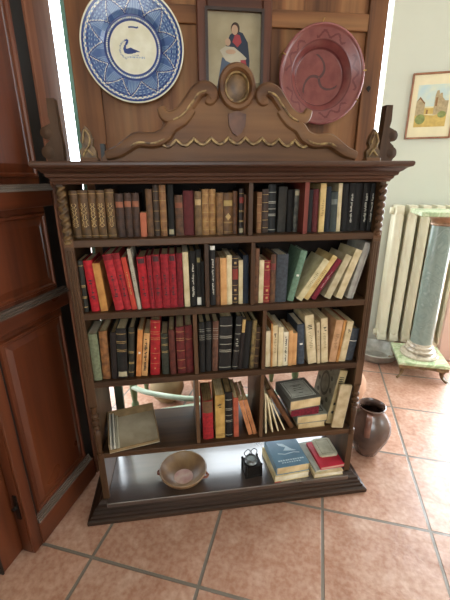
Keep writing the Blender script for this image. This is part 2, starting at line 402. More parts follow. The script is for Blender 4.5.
# gilded leaf finials and dark scroll brackets at the two ends
def finial(xc):
    f = MB().box(xc-.024, xc+.024, .0, .03, CZ, CZ+.012, bev=.002).build('finial', CARVE, bc)
    pl = [(-.022,.012),(-.024,.030),(-.014,.042),(-.020,.056),(-.014,.078),(-.003,.094),(.008,.082),(.016,.060),(.012,.044),(.020,.032),(.020,.012)]
    MB().prism([(xc+x, CZ+z) for x, z in pl], .006, .024, 'y').build('finial_leaf', plain('brown gilt leaf', '7a5c38', .5, .3, 50, metal=.15, c2='46301c'), f)
    mb = MB()
    mb.tube(smoothpath([(xc-.012,.004,CZ+.05),(xc-.004,.002,CZ+.083),(xc+.008,.002,CZ+.062),(xc+.002,.002,CZ+.042),(xc-.010,.003,CZ+.03)], 6), .003, 6)
    mb.tube(smoothpath([(xc-.016,.004,CZ+.016),(xc-.004,.002,CZ+.032),(xc+.012,.004,CZ+.018)], 6), .003, 6)
    mb.build('gilt_veins', GILT, f, smooth=True)
finial(.104); finial(.960)
MB().box(.134, .146, .02, .05, CZ, CZ+.05).build('dark_peg', BLACK_WOOD_GAP, bc)
BRKT = wood('dull bracket wood', '2a1c13', '46301f', '5a4230', 'z', .6, spec=.25)
def bracket(xc, s):
    pl = [(-.022,0),(.020,0),(.022,.05),(.018,.10),(.016,.178),(-.006,.178),(-.008,.13),(-.004,.112),(-.020,.105),(-.030,.09),(-.024,.072),(-.012,.066),(-.026,.055),(-.034,.035),(-.030,.012)]
    o = MB(); o.prism([(xc+s*x, CZ+z) for x, z in (pl if s > 0 else pl[::-1])], .105, .135, 'y')
    for q in ((-.022,.032,.020),(-.020,.086,.018)): o.lathe([(.004,-.021),(q[2],-.014),(q[2],.014),(.004,.018)], (xc+s*q[0], .12, CZ+q[1]), 16, ax='y')
    o.build('scroll_bracket', BRKT, bc, smooth=True)
bracket(-.012, 1); bracket(1.058, -1)
BOOKS = {
 '1L': [
  (0.02, 0.025, 0.1418, 0.0152, 'gilt'),
  (0.0459, 0.0283, 0.1426, 0.0148, 'gilt'),
  (0.075, 0.0221, 0.1423, 0.0201, 'gilt'),
  (0.0983, 0.0242, 0.1421, 0.0246, 'gilt'),
  (0.1262, 0.0256, 0.1451, 0.0132, 'gilt2'),
  (0.1536, 0.0245, 0.1316, 0.0224, 'band'),
  (0.1799, 0.0216, 0.133, 0.0233, 'band'),
  (0.2027, 0.0217, 0.1328, 0.0266, 'band'),
  (0.2262, 0.0187, 0.0742, 0.0248, 'salmon'),
  (0.2474, 0.0194, 0.1438, 0.0091, 'tanband'),
  (0.2693, 0.017, 0.161, 0.0129, 'dkbrown'),
  (0.2888, 0.0202, 0.1562, 0.0112, 'ltan'),
  (0.3134, 0.0178, 0.1607, 0.0195, 'blacklab'),
  (0.3362, 0.0249, 0.1252, 0.0037, 'bandred'),
  (0.3624, 0.0321, 0.1379, 0.0131, 'maroonp'),
  (0.3983, 0.0213, 0.1363, 0.0033, 'tanlab'),
  (0.421, 0.0208, 0.142, 0.0094, 'tan'),
  (0.4431, 0.0215, 0.1417, 0.0107, 'tan'),
  (0.4672, 0.021, 0.1307, 0.0049, 'tanb2'),
  (0.4902, 0.0304, 0.1304, 0.004, 'diamond'),
  (0.5219, 0.0139, 0.1349, 0.0019, 'brown'),
  (0.5411, 0.0151, 0.1419, 0.0039, 'darkred'),
  (0.5571, 0.006, 0.1235, 0.0035, 'brownd'),
 ],
 '1M': [
  (0.6027, 0.0157, 0.1304, -0.0013, 'ltan'),
  (0.6211, 0.0206, 0.1395, -0.0068, 'dkbrown'),
  (0.6431, 0.0248, 0.154, -0.0105, 'blackband'),
  (0.6748, 0.0278, 0.1463, 0.0127, 'charcoal'),
  (0.7075, 0.0204, 0.1367, -0.0112, 'black'),
  (0.7288, 0.0154, 0.1382, 0.0024, 'mottled'),
 ],
 '1R': [
  (0.769, 0.0181, 0.1366, -0.013, 'black'),
  (0.7892, 0.0189, 0.1384, -0.0218, 'maroonp'),
  (0.8102, 0.019, 0.1564, -0.0133, 'creamy'),
  (0.832, 0.0169, 0.1454, -0.0238, 'blackblue'),
  (0.8511, 0.0227, 0.1295, -0.0315, 'slategrn'),
  (0.8752, 0.0135, 0.1573, -0.0324, 'cream'),
  (0.8916, 0.0185, 0.1543, -0.0441, 'black'),
  (0.911, 0.0193, 0.1631, -0.0218, 'blacktext'),
  (0.9318, 0.0274, 0.16, -0.0243, 'black'),
  (0.9606, 0.0221, 0.1608, -0.0152, 'blacktext'),
  (0.9837, 0.0158, 0.1623, -0.0063, 'blacktext'),
 ],
 '2L': [
  (0.02, 0.0196, 0.1719, 0.0105, 'dkbands'),
  (0.0492, 0.0266, 0.1702, -0.0397, 'red'),
  (0.0789, 0.0222, 0.1611, -0.0531, 'orangetan'),
  (0.1249, 0.0288, 0.1879, -0.1142, 'redt'),
  (0.1557, 0.0218, 0.1909, -0.1196, 'redt'),
  (0.1797, 0.0155, 0.1777, -0.1151, 'redor'),
  (0.1979, 0.011, 0.2039, -0.0896, 'greywhite'),
  (0.2109, 0.0274, 0.1752, -0.0265, 'redk'),
  (0.2392, 0.015, 0.1802, -0.0114, 'crimson'),
  (0.2555, 0.0245, 0.1815, -0.0048, 'crimsonk'),
  (0.2813, 0.0243, 0.183, 0.0054, 'crimson'),
  (0.3068, 0.0224, 0.1822, 0.004, 'crimsonk'),
  (0.33, 0.0194, 0.1839, 0.0163, 'crimsond'),
  (0.3534, 0.0182, 0.1871, -0.0004, 'cream'),
  (0.3736, 0.019, 0.1902, 0.009, 'blacktext'),
  (0.394, 0.0173, 0.1941, 0.0097, 'blackfoot'),
  (0.4125, 0.0078, 0.154, 0.0073, 'black'),
 ],
 '2M': [
  (0.4417, 0.0171, 0.2056, 0.0012, 'blackhead'),
  (0.4603, 0.0144, 0.1656, -0.0005, 'brown'),
  (0.4761, 0.0211, 0.1631, -0.0028, 'peach'),
  (0.4985, 0.017, 0.171, -0.0053, 'cream'),
  (0.5164, 0.0208, 0.1683, -0.002, 'redlabel'),
  (0.5386, 0.014, 0.1528, -0.003, 'cream'),
  (0.5547, 0.0176, 0.1691, -0.0111, 'navy'),
 ],
 '2R': [
  (0.591, 0.0157, 0.1915, 0.005, 'brown'),
  (0.608, 0.0159, 0.1507, 0.0027, 'cream'),
  (0.6252, 0.0218, 0.15, -0.0007, 'redtool'),
  (0.6484, 0.0175, 0.1696, -0.0038, 'brownlab'),
  (0.6667, 0.0399, 0.1687, 0.0103, 'slate'),
  (0.7094, 0.0226, 0.1807, 0.227, 'green'),
  (0.7355, 0.0219, 0.1664, 0.574, 'creamdots'),
  (0.7647, 0.0186, 0.1789, 0.5663, 'yellowed'),
  (0.7925, 0.0175, 0.1636, 0.5542, 'darkredp'),
  (0.8427, 0.0241, 0.1665, 0.4079, 'greycream'),
  (0.8852, 0.0245, 0.1818, 0.3222, 'cream'),
  (0.929, 0.0161, 0.2027, 0.2305, 'greywhite2'),
  (0.9472, 0.006, 0.2045, 0.2271, 'greywhite2'),
 ],
 '3L': [
  (0.02, 0.0333, 0.1759, 0.0116, 'sage'),
  (0.0556, 0.0265, 0.1825, 0.0294, 'marble'),
  (0.0862, 0.0177, 0.1768, 0.0688, 'verydark'),
  (0.1074, 0.0337, 0.1878, 0.0561, 'blackgold'),
  (0.1438, 0.0186, 0.1891, 0.0862, 'dkbands'),
  (0.1694, 0.0173, 0.1787, 0.1126, 'orange'),
  (0.1882, 0.0201, 0.1657, 0.1263, 'peachtext'),
  (0.2196, 0.0329, 0.2206, 0.0712, 'redgilt'),
  (0.2625, 0.0241, 0.1589, 0.019, 'dkgreen'),
  (0.2909, 0.0206, 0.1736, 0.0087, 'redbrown'),
  (0.3172, 0.0294, 0.1817, 0.0024, 'darkredt'),
  (0.3487, 0.0252, 0.1856, 0.0025, 'darkred'),
 ],
 '3M': [
  (0.3964, 0.0196, 0.1951, 0.0097, 'blacksil'),
  (0.4189, 0.0197, 0.1958, 0.021, 'blacksil'),
  (0.4416, 0.0205, 0.1958, 0.0289, 'brownr'),
  (0.4658, 0.0443, 0.2129, 0.0292, 'bigblack'),
  (0.5138, 0.0207, 0.2192, 0.082, 'blackgt'),
  (0.5368, 0.0126, 0.2051, 0.0769, 'blackgd'),
  (0.5517, 0.0238, 0.1891, 0.07, 'black'),
  (0.5802, 0.0149, 0.1911, 0.0526, 'mottledg'),
  (0.5964, 0.0159, 0.1633, 0.0506, 'dkbrown'),
 ],
 '3R': [
  (0.6415, 0.0173, 0.1453, -0.0198, 'creamw'),
  (0.6597, 0.0061, 0.1756, -0.0203, 'orangetan'),
  (0.6668, 0.0182, 0.1657, -0.0212, 'creamlab'),
  (0.6873, 0.0184, 0.1581, -0.0216, 'cream'),
  (0.708, 0.0175, 0.1365, -0.0177, 'whitetext'),
  (0.7267, 0.0137, 0.143, -0.02, 'peach'),
  (0.742, 0.0171, 0.1305, -0.0252, 'peach'),
  (0.7645, 0.0271, 0.1627, -0.0574, 'slate2'),
  (0.8059, 0.0327, 0.1987, -0.1382, 'creamyl'),
  (0.8398, 0.0126, 0.1691, -0.0947, 'creamlab'),
  (0.8588, 0.0253, 0.1821, -0.0943, 'creamlab'),
  (0.8866, 0.0283, 0.1704, 0.0898, 'peachl'),
  (0.9164, 0.0093, 0.1701, 0.0866, 'orangetan'),
  (0.9265, 0.0248, 0.164, 0.1093, 'creaml'),
  (0.9547, 0.0289, 0.1319, 0.116, 'slateline'),
 ],
 '4M': [
  (0.4012, 0.0405, 0.1745, -0.0042, 'redbr'),
  (0.4509, 0.0362, 0.1972, -0.0013, 'yellow'),
  (0.4899, 0.028, 0.2068, -0.0055, 'blackband'),
  (0.5226, 0.0197, 0.1801, -0.0182, 'orangered'),
  (0.5828, 0.0165, 0.1678, -0.2556, 'peachlean'),
  (0.6025, 0.0152, 0.1689, -0.2603, 'peachlean'),
 ],
}
# ------------------------------------------------------------------ books
# style: kind, colour, page material, features..., wording
def lth(n, c, c2=None, r=.5): return plain('leather '+n, c, r, .22, 45, c2=c2, vr=.10, bmp=.12, spec=.35)
def clo(n, c, c2=None, r=.72): return plain('cloth '+n, c, r, .12, 90, c2=c2, vr=.08, bmp=.08, spec=.3)
def pap(n, c, c2=None): return plain('paper '+n, c, .82, .10, 26, c2=c2, vr=.07)
ST = {
 'gilt':      (lth('gilt brown', '6e4c2a', '43301b'), PAGED, ['ornament'], 'gilt-tooled brown leather book'),
 'gilt2':     (lth('gilt brown', '6e4c2a', '43301b'), PAGED, ['fineorn'], 'wider brown leather book with faded gilt spine'),
 'band':      (lth('dark brown', '4d3020', '2c1a12'), PAGED, ['bands', 'label:9c5a3c'], 'dark brown banded book with orange label'),
 'salmon':    (pap('salmon', 'b8674a'), PAGE, [], 'short salmon pink book, lowest of its row,'),
 'tanband':   (lth('tan brown', '75502f', '482e1a'), PAGED, ['bands'], 'tan brown leather book with raised bands'),
 'dkbrown':   (lth('deep brown', '46301f', '2a1b12'), PAGED, ['thinbands'], 'tall dark brown leather book'),
 'ltan':      (lth('light tan', '96683f', '6a4526'), PAGE, ['thinbands'], 'light tan leather book'),
 'blacklab':  (clo('black', '1d1a18'), PAGED, ['footlabel'], 'black book with pale label at spine foot'),
 'bandred':   (lth('umber', '6a452b', '412818'), PAGED, ['bands', 'label:8a4a30'], 'brown banded book with red label'),
 'maroonp':   (clo('maroon', '5e2526'), PAGED, [], 'plain maroon cloth book'),
 'tanlab':    (lth('olive tan', '84653f', '553c22'), PAGED, ['label:c0a070', 'bands'], 'olive tan book with pale top label'),
 'tan':       (lth('honey tan', 'a67c48', '744f2a'), PAGE, ['thinbands'], 'honey tan leather book'),
 'tanb2':     (lth('mid tan', '8a6238', '5a3d20'), PAGED, ['bands'], 'narrow tan banded book'),
 'diamond':   (lth('chestnut', '74502c', '4e331b'), PAGED, ['diamond', 'label:b89a5c'], 'brown book with gilt diamond on spine'),
 'brown':     (lth('plain brown', '6f4629', '452a18'), PAGED, [], 'plain brown leather book'),
 'darkred':   (lth('black brown', '33211a', '1c1310'), PAGED, ['giltbands', 'label:8e2f24', 'footlabel'], 'dark banded book with red label and gilt foot'),
 'brownd':    (lth('plain brown', '6f4629', '452a18'), PAGED, [], 'very thin dim brown book'),
 'blackband': (lth('black', '1c1a19', '0f0e0e'), PAGED, ['silverbands'], 'black leather book with pale bands'),
 'charcoal':  (clo('charcoal', '3c3935'), PAGED, [], 'charcoal grey cloth book'),
 'black':     (clo('black', '1d1a18'), PAGED, [], 'plain black cloth book'),
 'mottled':   (lth('mottled grey', '6a665a', '26241f'), PAGE, ['toplabel'], 'mottled grey book with pale head'),
 'creamy':    (pap('butter', 'e0c489', 'bd9a5c'), PAGE, ['text'], 'tall butter yellow paperback'),
 'blackblue': (clo('blue black', '1e222a'), PAGED, [], 'blue black cloth book'),
 'slategrn':  (clo('slate green', '3e4441'), PAGE, ['label:6b7068'], 'low slate green book'),
 'cream':     (pap('cream', 'd8c8a4', 'b6a27a'), PAGEW, [], 'cream paperback'),
 'blacktext': (clo('black', '1d1a18'), PAGED, ['lettering'], 'black book with white spine lettering'),
 'dkbands':   (lth('green black', '2e2a20', '191712'), PAGE, ['giltbands'], 'dark greenish book with gilt bands'),
 'red':       (clo('bright red', 'b41f29', '8c161f'), PAGE, ['blackstamp'], 'bright red cloth book'),
 'orangetan': (pap('orange tan', 'c08a4a', '97612d'), PAGER, [], 'orange tan book'),
 'redt':      (clo('scarlet', 'b02a30', '861a22'), PAGE, ['toplabelred', 'blackstamp'], 'leaning scarlet cloth book'),
 'redor':     (pap('red orange', 'c2402c', '9a2a20'), PAGE, ['lettering2'], 'leaning red orange paperback'),
 'greywhite': (pap('grey white', 'b9ae9c', '8d8272'), PAGEW, ['text'], 'thin greyish white booklet'),
 'redk':      (clo('bright red', 'b41f29', '8c161f'), PAGE, ['blackstamp', 'blackhead'], 'bright red book with black stamped spine'),
 'crimson':   (clo('crimson', '9c212b', '74151d'), PAGE, ['blackstamp'], 'crimson cloth book'),
 'crimsonk':  (clo('crimson', '9c212b', '74151d'), PAGE, ['blackstamp', 'blackhead'], 'crimson book with black stamped ornaments'),
 'crimsond':  (clo('deep crimson', '7a1a22', '581118'), PAGE, [], 'deep crimson cloth book'),
 'blackfoot': (clo('black', '1d1a18'), PAGED, ['footlabelbig', 'headmark'], 'black book with white label at foot'),
 'blackhead': (clo('charcoal black', '2a2726'), PAGE, ['headlabel', 'lettering'], 'slim charcoal book with torn white head'),
 'peach':     (pap('peach', 'd3a06a', 'ad7a48'), PAGE, [], 'peach orange paperback'),
 'redlabel':  (lth('black brown', '33211a', '1c1310'), PAGED, ['dots', 'midred'], 'dark book with red label and gilt flowers'),
 'navy':      (clo('navy', '232a36'), PAGED, [], 'dark navy cloth book'),
 'redtool':   (lth('red tooled', '94272a', '6e181c'), PAGE, ['dots'], 'small red book with tooled spine'),
 'brownlab':  (lth('umber', '6a452b', '412818'), PAGED, ['label:7a2c28'], 'brown leather book with red label'),
 'slate':     (clo('slate', '43474d', '33363b'), PAGEW, [], 'thick slate grey book'),
 'green':     (clo('sea green', '6f8a74', '5a735f'), PAGEW, ['mark'], 'leaning sea green book'),
 'creamdots': (pap('cream grey', 'd6c9a2', 'b3a47c'), PAGEW, ['text'], 'thick leaning cream book'),
 'yellowed':  (pap('yellowed', 'd2b67c', 'a98a54'), PAGE, ['text'], 'leaning yellowed paperback'),
 'darkredp':  (clo('wine', '7c1f2e', '5d1622'), PAGE, ['paleprint'], 'leaning wine red book'),
 'greycream': (pap('grey cream', 'c6b898', 'a39472'), PAGEW, [], 'leaning grey cream book'),
 'greywhite2':(pap('dove grey', 'aaa59a', '85807a'), PAGEW, [], 'leaning dove grey folder-like book'),
 'sage':      (clo('sage', '7c8064', '60644c'), PAGEW, [], 'thick sage green book with pale page top'),
 'marble':    (lth('marbled brown', '9c6a3e', '5a3720'), PAGE, [], 'marbled brown book'),
 'verydark':  (clo('near black', '221916'), PAGED, [], 'very dark brown book'),
 'blackgold': (lth('black', '1c1a19', '0f0e0e'), PAGE, ['thinbands2', 'footlabel'], 'thick black book with gilt lines'),
 'orange':    (pap('orange', 'cf8a4e', 'a8642e'), PAGE, ['mark'], 'tall orange paperback'),
 'peachtext': (pap('peach', 'd3a06a', 'ad7a48'), PAGE, ['blacklettering'], 'thin peach paperback with black lettering'),
 'redgilt':   (lth('lacquer red', 'a81f26', '82141b', .38), PAGE, ['giltdots'], 'tall bright red book with gilt dots'),
 'dkgreen':   (clo('dark green', '3a3a30', '26261f'), PAGE, ['thinbands2'], 'dark green cloth book'),
 'redbrown':  (lth('red brown', '5e2b22', '3e1a15'), PAGE, ['bands'], 'red brown banded book'),
 'darkredt':  (lth('ox blood', '6c2425', '481616'), PAGE, ['giltlines'], 'ox blood red book with gilt lines'),
 'darkred':   (lth('black brown', '33211a', '1c1310'), PAGED, ['giltbands', 'label:8e2f24', 'footlabel'], 'dark banded book with red label and gilt foot'),
 'oxred':     (lth('ox blood', '6c2425', '481616'), PAGE, ['oneline'], 'plain ox blood red book'),
 'blacksil':  (clo('black', '1d1a18'), PAGE, ['silverhead'], 'black book with silver lines near top'),
 'brownr':    (lth('rosy brown', '6e4a3a', '4c3024'), PAGE, ['silverhead'], 'rosy brown book'),
 'bigblack':  (lth('black', '1c1a19', '0f0e0e'), PAGE, ['silverbands'], 'thickest black book with pale bands'),
 'blackgt':   (lth('black', '1c1a19', '0f0e0e'), PAGE, ['silverbands2'], 'tall black book with silver title'),
 'blackgd':   (clo('near black', '221916'), PAGE, ['headlabel2'], 'slim black book with gold head'),
 'mottledg':  (lth('gold mottled', '8a7448', '3a2f20'), PAGE, [], 'gold mottled narrow book'),
 'creamw':    (pap('ivory', 'e6d8b8', 'c8b48a'), PAGEW, [], 'ivory paperback'),
 'creamlab':  (pap('pale straw', 'd2bf9a', 'b09a74'), PAGE, ['text', 'blacktitle'], 'pale straw paperback with printed title'),
 'whitetext': (pap('off white', 'e4dac4', 'c6b898'), PAGEW, ['blacklettering'], 'off white paperback with vertical print'),
 'slate2':    (clo('slate blue', '454b54', '343941'), PAGEW, ['mark'], 'slate blue cloth book'),
 'creamyl':   (pap('old ivory', 'd4c3a0', 'b09c78'), PAGE, ['text', 'blacktitle'], 'thick old ivory paperback'),
 'peachl':    (pap('pinkish tan', 'c89c76', 'a87c56'), PAGE, ['text'], 'leaning pinkish tan book'),
 'creaml':    (pap('pale straw', 'd2bf9a', 'b09a74'), PAGE, ['blacktitle'], 'leaning pale straw book'),
 'slateline': (clo('slate', '43474d', '33363b'), PAGE, ['whiteline'], 'leaning slate book with white line'),
 'redbr':     (clo('signal red', 'a8262a', '7c181e'), PAGED, ['browntop'], 'red book with faded brown top'),
 'yellow':    (pap('mustard', 'c8a05c', '9c7636'), PAGE, ['blacktitle', 'footline'], 'mustard yellow book with printed title'),
 'orangered': (pap('brick', 'b2583c', '8a3c28'), PAGE, ['text'], 'brick orange paperback'),
 'peachlean': (pap('apricot', 'cc8a5c', 'a4643c'), PAGE, ['text'], 'leaning apricot paperback'),
}
BL = plain('printing black', '1a1715', .7, .1); WT = plain('chalk white', 'e2ded2', .7, .05); SV = plain('dull silver foil', '9a9688', .45, .1, 60)
LETTER = plain('pale lettering', 'c4beb0', .6, .1)
def book(pos, w, h, ang, style, depth, group, label, parent_rot=None):
    cov, pg, feats, words = ST[style]
    s = 1 if ang < 0 else -1
    e = empty('book', pos, (0, ang, 0) if parent_rot is None else parent_rot, label, 'book', group)
    x0, x1 = (0, w) if ang < 0 else (-w, 0)
    t = min(.0026, w*.14); bul = min(.004, w*.16)
    hard = not cov.name.startswith('paper')
    if not hard: bul *= .35
    n = 6
    out = [(x1 - w*i/n, bul*(1-math.sin(PI*i/n)) ) for i in range(n+1)]          # spine from right to left
    outer = [(x1, depth)] + out + [(x0, depth)]
    inner = [(x0+t, depth)] + [(x0+t + (w-2*t)*i/4, bul+t*.9) for i in range(5)] + [(x1-t, depth)]
    BANDS = {'bands': [((.14, .31, .48, .66, .84), .0045, .0012, None), ((.165, .335, .505, .685, .865), .0024, .0003, GILTB)],
             'thinbands': [((.12, .3, .5, .7, .88), .0014, .0003, GILTB)], 'thinbands2': [((.55, .58, .72, .75, .9), .0016, .0003, GILTB)],
             'giltbands': [((.1, .28, .305, .5, .525, .9), .002, .0003, GILTB)], 'giltlines': [((.12, .3, .5, .72, .76, .9), .0015, .0003, GILTB)],
             'oneline': [((.72,), .0015, .0003, GILTB)], 'silverbands': [((.06, .36, .39, .5, .62, .65, .84), .0026, .0006, SV)],
             'silverbands2': [((.06, .36, .68, .84), .0022, .0006, SV)], 'silverhead': [((.66, .70, .74, .82, .86), .0015, .0003, SV)],
             'whiteline': [((.62,), .0025, .0003, WT)], 'footline': [((.07, .1), .0016, .0003, BL)], 'diamond': [((.06, .28, .30), .0014, .0003, GILTB)],
             'dots': [((.04, .2, .4, .78, .95), .0013, .0003, GILTB)], 'giltdots': [((.22, .41, .66, .69, .76, .8, .97), .0013, .0003, GILTB)],
             'ornament': [((.05, .93), .0013, .0003, GILTB)], 'fineorn': [((.05, .93), .0013, .0003, GILTB)]}
    spans = []
    for f in feats:
        for fr, th, lift, m_ in BANDS.get(f, []):
            spans += [(h*k-th/2, h*k+th/2, lift, m_) for k in fr]
    spans.sort(); lev = [(0, 0, None)]; zp = 0
    for a_, b_, lf, m_ in spans:
        if a_ < zp + .0006: continue
        lev += [(a_-.0003, 0, None), (a_, lf, m_ or cov), (b_, lf, None), (b_+.0003, 0, None)]; zp = b_+.0003
    lev.append((h, 0, None))
    cm = [cov]
    mb = MB(); ns = len(outer); V = []
    for z, lf, m_ in lev:
        V.append([mb.bm.verts.new((x, y - (lf if 0 < i < ns-1 else 0), z)) for i, (x, y) in enumerate(outer+inner)])
    nn = len(outer+inner)
    for (z, lf, m_), A, B in zip(lev, V, V[1:]):
        mi = 0
        if m_ is not None and m_ is not cov:
            if m_ not in cm: cm.append(m_)
            mi = cm.index(m_)
        for i in range(nn):
            f = mb.bm.faces.new((A[i], B[i], B[(i+1) % nn], A[(i+1) % nn])); f.material_index = mi if 1 <= i < ns-2 else 0
    mb.bm.faces.new(V[0]); mb.bm.faces.new(V[-1][::-1])
    c = mb.build('cover', cm, e, smooth=True)
    ins = .003 if hard else .0004
    MB().box(x0+t, x1-t, bul+t*.95, depth-ins, ins, h-ins*1.2).build('pages', pg, e)
    xc = (x0+x1)/2; hw = w/2
    def arc(z0, z1, lift, name, mat, frac=1.0, yx=None):
        mb = MB(); k = 6; pts = []
        for i in range(k+1):
            u = -1 + 2*i/k; uu = u*frac*.97
            y = bul*(1-math.sin(PI*(uu+1)/2)) - lift
            pts.append((xc+uu*hw, y))
        back = [(p[0], p[1]+lift+.0012) for p in pts[::-1]]
        mb.prism(pts+back, z0, z1, 'z'); o = mb.build(name, mat, c, smooth=False); return o
    def blocks(zs, th, frac, name, mat, cols=1, seed=0):
        mb = MB(); rn = random.Random(seed+int(w*1e5))
        if name == 'stamped_ornament': mb.box(xc-.0006, xc+.0006, -.0006, bul+.002, min(zs), max(zs))
        for z in zs:
            a, b = (-frac, frac) if cols == 1 else (rn.uniform(-frac, 0), rn.uniform(.1, frac))
            ym = bul*(1-math.sin(PI*(max(abs(a), abs(b))+1)/2))*0 - .0007
            mb.box(xc+a*hw, xc+b*hw, ym, bul+.002, z-th/2, z+th/2)
        return mb.build(name, mat, c)
    for f in feats:
        if f == 'bands': pass
        elif f == 'thinbands': pass
        elif f == 'thinbands2': pass
        elif f == 'giltbands': pass
        elif f == 'giltlines': pass
        elif f == 'oneline': pass
        elif f == 'silverbands': pass
        elif f == 'silverbands2': pass; blocks([h*k for k in (.46, .5, .54, .58)], .004, .6, 'title_lettering', SV, 2)
        elif f == 'silverhead': pass
        elif f.startswith('label:'): arc(h*.69, h*.82, .0006, 'title_label', plain('spine label '+f[6:], f[6:], .6, .15, 60), .92)
        elif f == 'toplabel': arc(h*.86, h*.97, .0006, 'paper_label', plain('old label', 'b5a888', .8), .9)
        elif f == 'toplabelred': arc(h*.90, h*.99, .0006, 'head_band', clo('dark scarlet', '7c1a20'), .98)
        elif f == 'footlabel': arc(h*.03, h*.13, .0006, 'foot_label', plain('old label', 'b5a888', .8), .85)
        elif f == 'footlabelbig': arc(h*.02, h*.16, .0006, 'foot_label', WT, .8)
        elif f == 'headmark': arc(h*.78, h*.86, .0006, 'head_label', plain('gold green label', '8a7c50', .6), .6)
        elif f == 'headlabel': arc(h*.93, h*.995, .0006, 'head_label', WT, .95)
        elif f == 'headlabel2': arc(h*.72, h*.96, .0006, 'head_label', GILTB, .9)
        elif f == 'blackhead': arc(h*.88, h*.97, .0005, 'head_stamp', plain('stamped black red', '3a1216', .6), .8)
        elif f == 'midred': arc(h*.52, h*.74, .0006, 'title_label', plain('spine label 8e2f24', '8e2f24', .6, .15, 60), .95)
        elif f == 'browntop': arc(h*.70, h*.998, .0005, 'faded_top', clo('faded brown', '6e5138'), .98)
        elif f == 'blackstamp': blocks([h*.44], h*.36, .03, 'stamp_stem', plain('stamped black red', '3a1216', .6)) if False else blocks([h*k for k in (.62, .56, .38, .30, .26)], .0045, .45, 'stamped_ornament', plain('stamped black red', '3a1216', .6), 2)
        elif f == 'lettering':
            zs = [h*(.2+.025*i) for i in range(24) if i % 9 != 8]; blocks(zs, h*.016, .42, 'spine_lettering', LETTER, 2)
        elif f == 'lettering2':
            zs = [h*(.3+.02*i) for i in range(22) if i % 7 != 6]; blocks(zs, h*.012, .3, 'spine_lettering', plain('gold print', 'caa060', .6), 2)
        elif f == 'blacklettering':
            zs = [h*(.14+.03*i) for i in range(25) if i % 8 != 7]; blocks(zs, h*.02, .5, 'spine_lettering', BL, 2)
        elif f == 'text': blocks([h*(.35+.035*i) for i in range(10)], .0014, .5, 'small_print', plain('faded print', '6a5638', .8), 2)
        elif f == 'blacktitle': blocks([h*k for k in (.8, .77, .73)], .0032, .6, 'printed_title', BL, 2)
        elif f == 'paleprint': blocks([h*(.3+.03*i) for i in range(14)], .003, .4, 'spine_lettering', plain('pink print', 'b08a86', .7), 2)
        elif f == 'mark': arc(h*.5, h*.54, .0006, 'small_label', WT, .4)
        elif f == 'whiteline': pass
        elif f == 'footline': pass
        elif f == 'diamond':
            mb = MB(); a = w*.30; z = h*.43; mb.prism([(xc-a, z), (xc, z+a*1.3), (xc+a, z), (xc, z-a*1.3)], -.0008, bul*.3, 'y'); mb.build('gilt_diamond', GILTB, c)
            pass
        elif f == 'dots':
            blocks([h*k for k in (.12, .3, .86)], w*.34, .34, 'gilt_flowers', GILTB); pass
        elif f == 'giltdots':
            blocks([h*k for k in (.13, .32, .5, .88)], .005, .16, 'gilt_dots', GILTB); pass
        elif f in ('ornament', 'fineorn'):
            mb = MB(); rn = random.Random(int(pos[0]*1e4)); m_ = GILTB
            cnt = 34 if f == 'ornament' else 22
            for i in range(cnt):
                z = h*(.24+.5*i/cnt); a = hw*.62*(.35+.65*abs(math.sin(i*.55))); k = rn.uniform(.3, 1)*a
                for sgn in (-1, 1):
                    mb.box(xc+sgn*k-.0012, xc+sgn*k+.0012, -.0006, bul+.002, z-.0011, z+.0011)
            mb.build('gilt_ornament', m_, c); pass
    return e
ROWS = {'1L': (1, .035, .105, 'top shelf left bay'), '1M': (1, .05, .105, 'top shelf middle bay'), '1R': (1, .03, .11, 'top shelf right bay'),
        '2L': (2, .016, .13, 'second shelf left bay'), '2M': (2, .016, .13, 'second shelf middle bay'), '2R': (2, .014, .13, 'second shelf right bay'),
        '3L': (3, .014, .14, 'third shelf left bay'), '3M': (3, .014, .14, 'third shelf middle bay'), '3R': (3, .014, .14, 'third shelf right bay'),
        '4M': (4, .02, .14, 'fourth shelf middle bay')}
ORD = ['first','second','third','fourth','fifth','sixth','seventh','eighth','ninth','tenth','eleventh','twelfth','thirteenth','fourteenth','fifteenth','sixteenth','seventeenth','eighteenth','nineteenth','twentieth','twenty-first','twenty-second','twenty-third']
for key, L in BOOKS.items():
    row, yo, dep, where = ROWS[key]; rn = random.Random(key)
    for i, (xl, w, h, ang, st) in enumerate(L):
        if key == '3L' and st == 'darkred': st = 'oxred'
        words = ST[st][3]
        if 'leaning' in words and abs(ang) < .09: words = words.replace('leaning ', '')
        num = ORD[i] if i < len(L)-1 else 'last'
        lab = f"{words.rstrip(',')}, {num} from left, {where}".replace('last from left', 'at right end')
        px = xl if ang < 0 else xl + w/math.cos(ang)
        h = min(h, .156 if row == 1 else .21)
        d = min(dep+rn.uniform(-.008, .008), h*.8)
        yy = yo + rn.uniform(0, .006)
        if st in ('sage',): yy = .013
        book((px, yy, SH[row]+.0004), w, h, ang, st, d, f"books on the {where}", lab)
